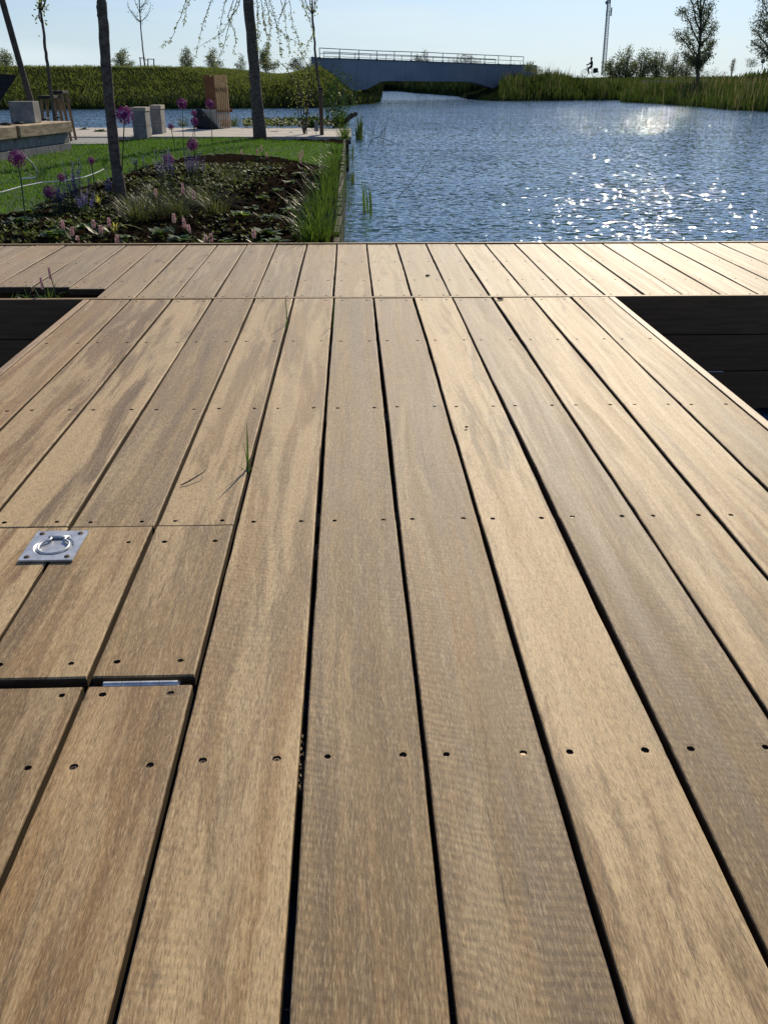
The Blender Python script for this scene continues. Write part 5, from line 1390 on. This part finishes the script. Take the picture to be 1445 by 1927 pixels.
for (x, y, h) in ((1149.5, 22, 14), (1141, 24, 10), (1147, 2, 8)):
    b = MB(); c = atD(x, y, D); s = D / 1858; b.box(c.x - .10, c.x + .10, D - .1, D + .1, c.z - h * s * .5, c.z + h * s * .5, bev=.02); b.tube([c, Bc.lerp(Tc, (c.z - Bc.z) / (Tc.z - Bc.z))], .03, 5); b.build('antenna', M['mast'], t)
b = MB(); c = atD(1141, 5, D); b.tube([c + Vector((0, -.15, 0)), c + Vector((0, .1, 0))], [.28, .2], 14); b.build('dish', M['mast'], t)

# round sign
D = 74; c = atD(1435, 115, D); r_ = 4 * D / 1858
t = thing('round_sign', atD(1437, 122, D), 'round dark sign seen from behind on top of the mound', 'sign')
b = MB(); b.tube([(c.x, c.y, c.z), (c.x, c.y + .015, c.z)], r_ * 1.05, 24); b.build('disc', M['rail'], t)
b = MB(); b.tube([(c.x, c.y - .02, c.z - .05), (c.x + .02, c.y - .02, c.z - .6)], .03, 8); b.build('post', M['rail'], t)

# ------------------------------------------------------------------ cyclist
D = 100.0; seat = atD(1113, 124.5, D); s = .96
gz = seat.z - .95
# facing left (-X)
def skin(name, pts, edges, rads, mat, parent, sub=1):
    me = bpy.data.meshes.new(name); base = WPOS[parent.name]
    me.from_pydata([Vector(p) - base for p in pts], edges, []); o = bpy.data.objects.new(name, me); COL.objects.link(o); o.parent = parent
    mod = o.modifiers.new('skin', 'SKIN'); 
    for i, rr in enumerate(rads):
        v = me.skin_vertices[0].data[i] if me.skin_vertices else None
        if v: v.radius = (rr, rr)
    o.modifiers.new('sub', 'SUBSURF').levels = sub; o.modifiers['sub'].render_levels = sub
    me.materials.append(mat); return o
def skinobj(name, pts, edges, rads, mat, parent=None, origin=None, sub=2):
    base = Vector(origin) if parent is None else Vector((0, 0, 0))
    off = base if parent is None else WPOS[parent.name]
    bm = bmesh.new(); lay = bm.verts.layers.skin.verify()
    V = []
    for i, (p, rr) in enumerate(zip(pts, rads)):
        v = bm.verts.new(Vector(p) - off); v[lay].radius = (rr, rr); v[lay].use_root = (i == 0); V.append(v)
    for e in edges: bm.edges.new((V[e[0]], V[e[1]]))
    me = bpy.data.meshes.new(name); bm.to_mesh(me); bm.free(); me.materials.append(mat)
    o = bpy.data.objects.new(name, me); COL.objects.link(o)
    if parent is None: o.location = base; WPOS[o.name] = base
    else: o.parent = parent
    o.modifiers.new('skin', 'SKIN').use_smooth_shade = True
    sb = o.modifiers.new('sub', 'SUBSURF'); sb.levels = sub; sb.render_levels = sub
    return o
def sp3(dx, dy, z): return (seat.x + dx * s, D + dy * s, gz + z * s)
pts = [sp3(0, 0, .98), sp3(-.02, 0, 1.2), sp3(-.06, 0, 1.42), sp3(-.09, 0, 1.52), sp3(-.12, 0, 1.66), sp3(-.13, 0, 1.78),
       sp3(-.04, -.19, 1.43), sp3(-.22, -.24, 1.22), sp3(-.50, -.24, 1.12), sp3(-.58, -.24, 1.11),
       sp3(-.04, .19, 1.43), sp3(-.22, .24, 1.22), sp3(-.50, .24, 1.12), sp3(-.58, .24, 1.11),
       sp3(-.05, -.1, .95), sp3(-.42, -.12, .80), sp3(-.30, -.12, .42), sp3(-.40, -.12, .37),
       sp3(-.05, .1, .95), sp3(-.40, .12, .62), sp3(-.16, .12, .26), sp3(-.27, .12, .21)]
ed = [(0, 1), (1, 2), (2, 3), (3, 4), (4, 5), (2, 6), (6, 7), (7, 8), (8, 9), (2, 10), (10, 11), (11, 12), (12, 13), (0, 14), (14, 15), (15, 16), (16, 17), (0, 18), (18, 19), (19, 20), (20, 21)]
rd = [.16, .15, .16, .06, .105, .08, .075, .055, .04, .035, .075, .055, .04, .035, .10, .075, .05, .04, .10, .075, .05, .04]
rider = skinobj('person', pts, ed, rd, M['cloth'], origin=(seat.x, D, gz))
tag(rider, 'person in dark clothes riding a bicycle to the left on the far bank', 'person')
hd = MB(); hc = Vector(sp3(-.125, 0, 1.70)); hd.ball(hc + Vector((.02, 0, .05)), .112, 10, 8, (1.05, .85, .9)); hd.build('hair', M['black'], rider)
bt = thing('bicycle', (seat.x, D, gz), 'bicycle under the rider in dark clothes on the far bank', 'bicycle')
for dx in (.42, -.66):
    c = Vector(sp3(dx, 0, .35)); b = MB(); pr = [c + Vector((math.cos(a_) * .33, 0, math.sin(a_) * .33)) for a_ in [2 * math.pi * k / 24 for k in range(25)]]
    b.tube(pr, .022, 6, False)
    for k in range(12): a_ = math.pi * k / 6; b.tube([c, c + Vector((math.cos(a_) * .32, 0, math.sin(a_) * .32))], .004, 4, False)
    b.build('wheel', M['black'], bt)
b = MB()
for A, B_ in (((.0, 0, .35 + .0), (-.08 + .08, 0, .88)), ((-.02, 0, .32), (-.52, 0, .80)), ((.0, 0, .75), (-.50, 0, .90)), ((.0, 0, .32), (.42, 0, .35)), ((.0, 0, .75), (.42, 0, .35)), ((-.50, 0, .95), (-.66, 0, .35)), ((-.50, 0, .95), (-.48, 0, 1.08))):
    b.tube([sp3(*A), sp3(*B_)], .018, 6)
b.build('frame', M['rail'], bt)
b = MB(); b.tube([sp3(-.58, -.26, 1.10), sp3(-.50, -.1, 1.10), sp3(-.50, .1, 1.10), sp3(-.58, .26, 1.10)], .014, 6); b.build('handlebar', M['rail'], bt)
b = MB(); b.ball(sp3(.02, 0, .90), .10, 10, 6, (1.3, .8, .35)); b.build('saddle', M['black'], bt)
b = MB(); b.box(seat.x + .22, seat.x + .62, D - .22, D + .22, gz + .35, gz + .78, bev=.03); b.build('pannier_bag', M['black'], bt)
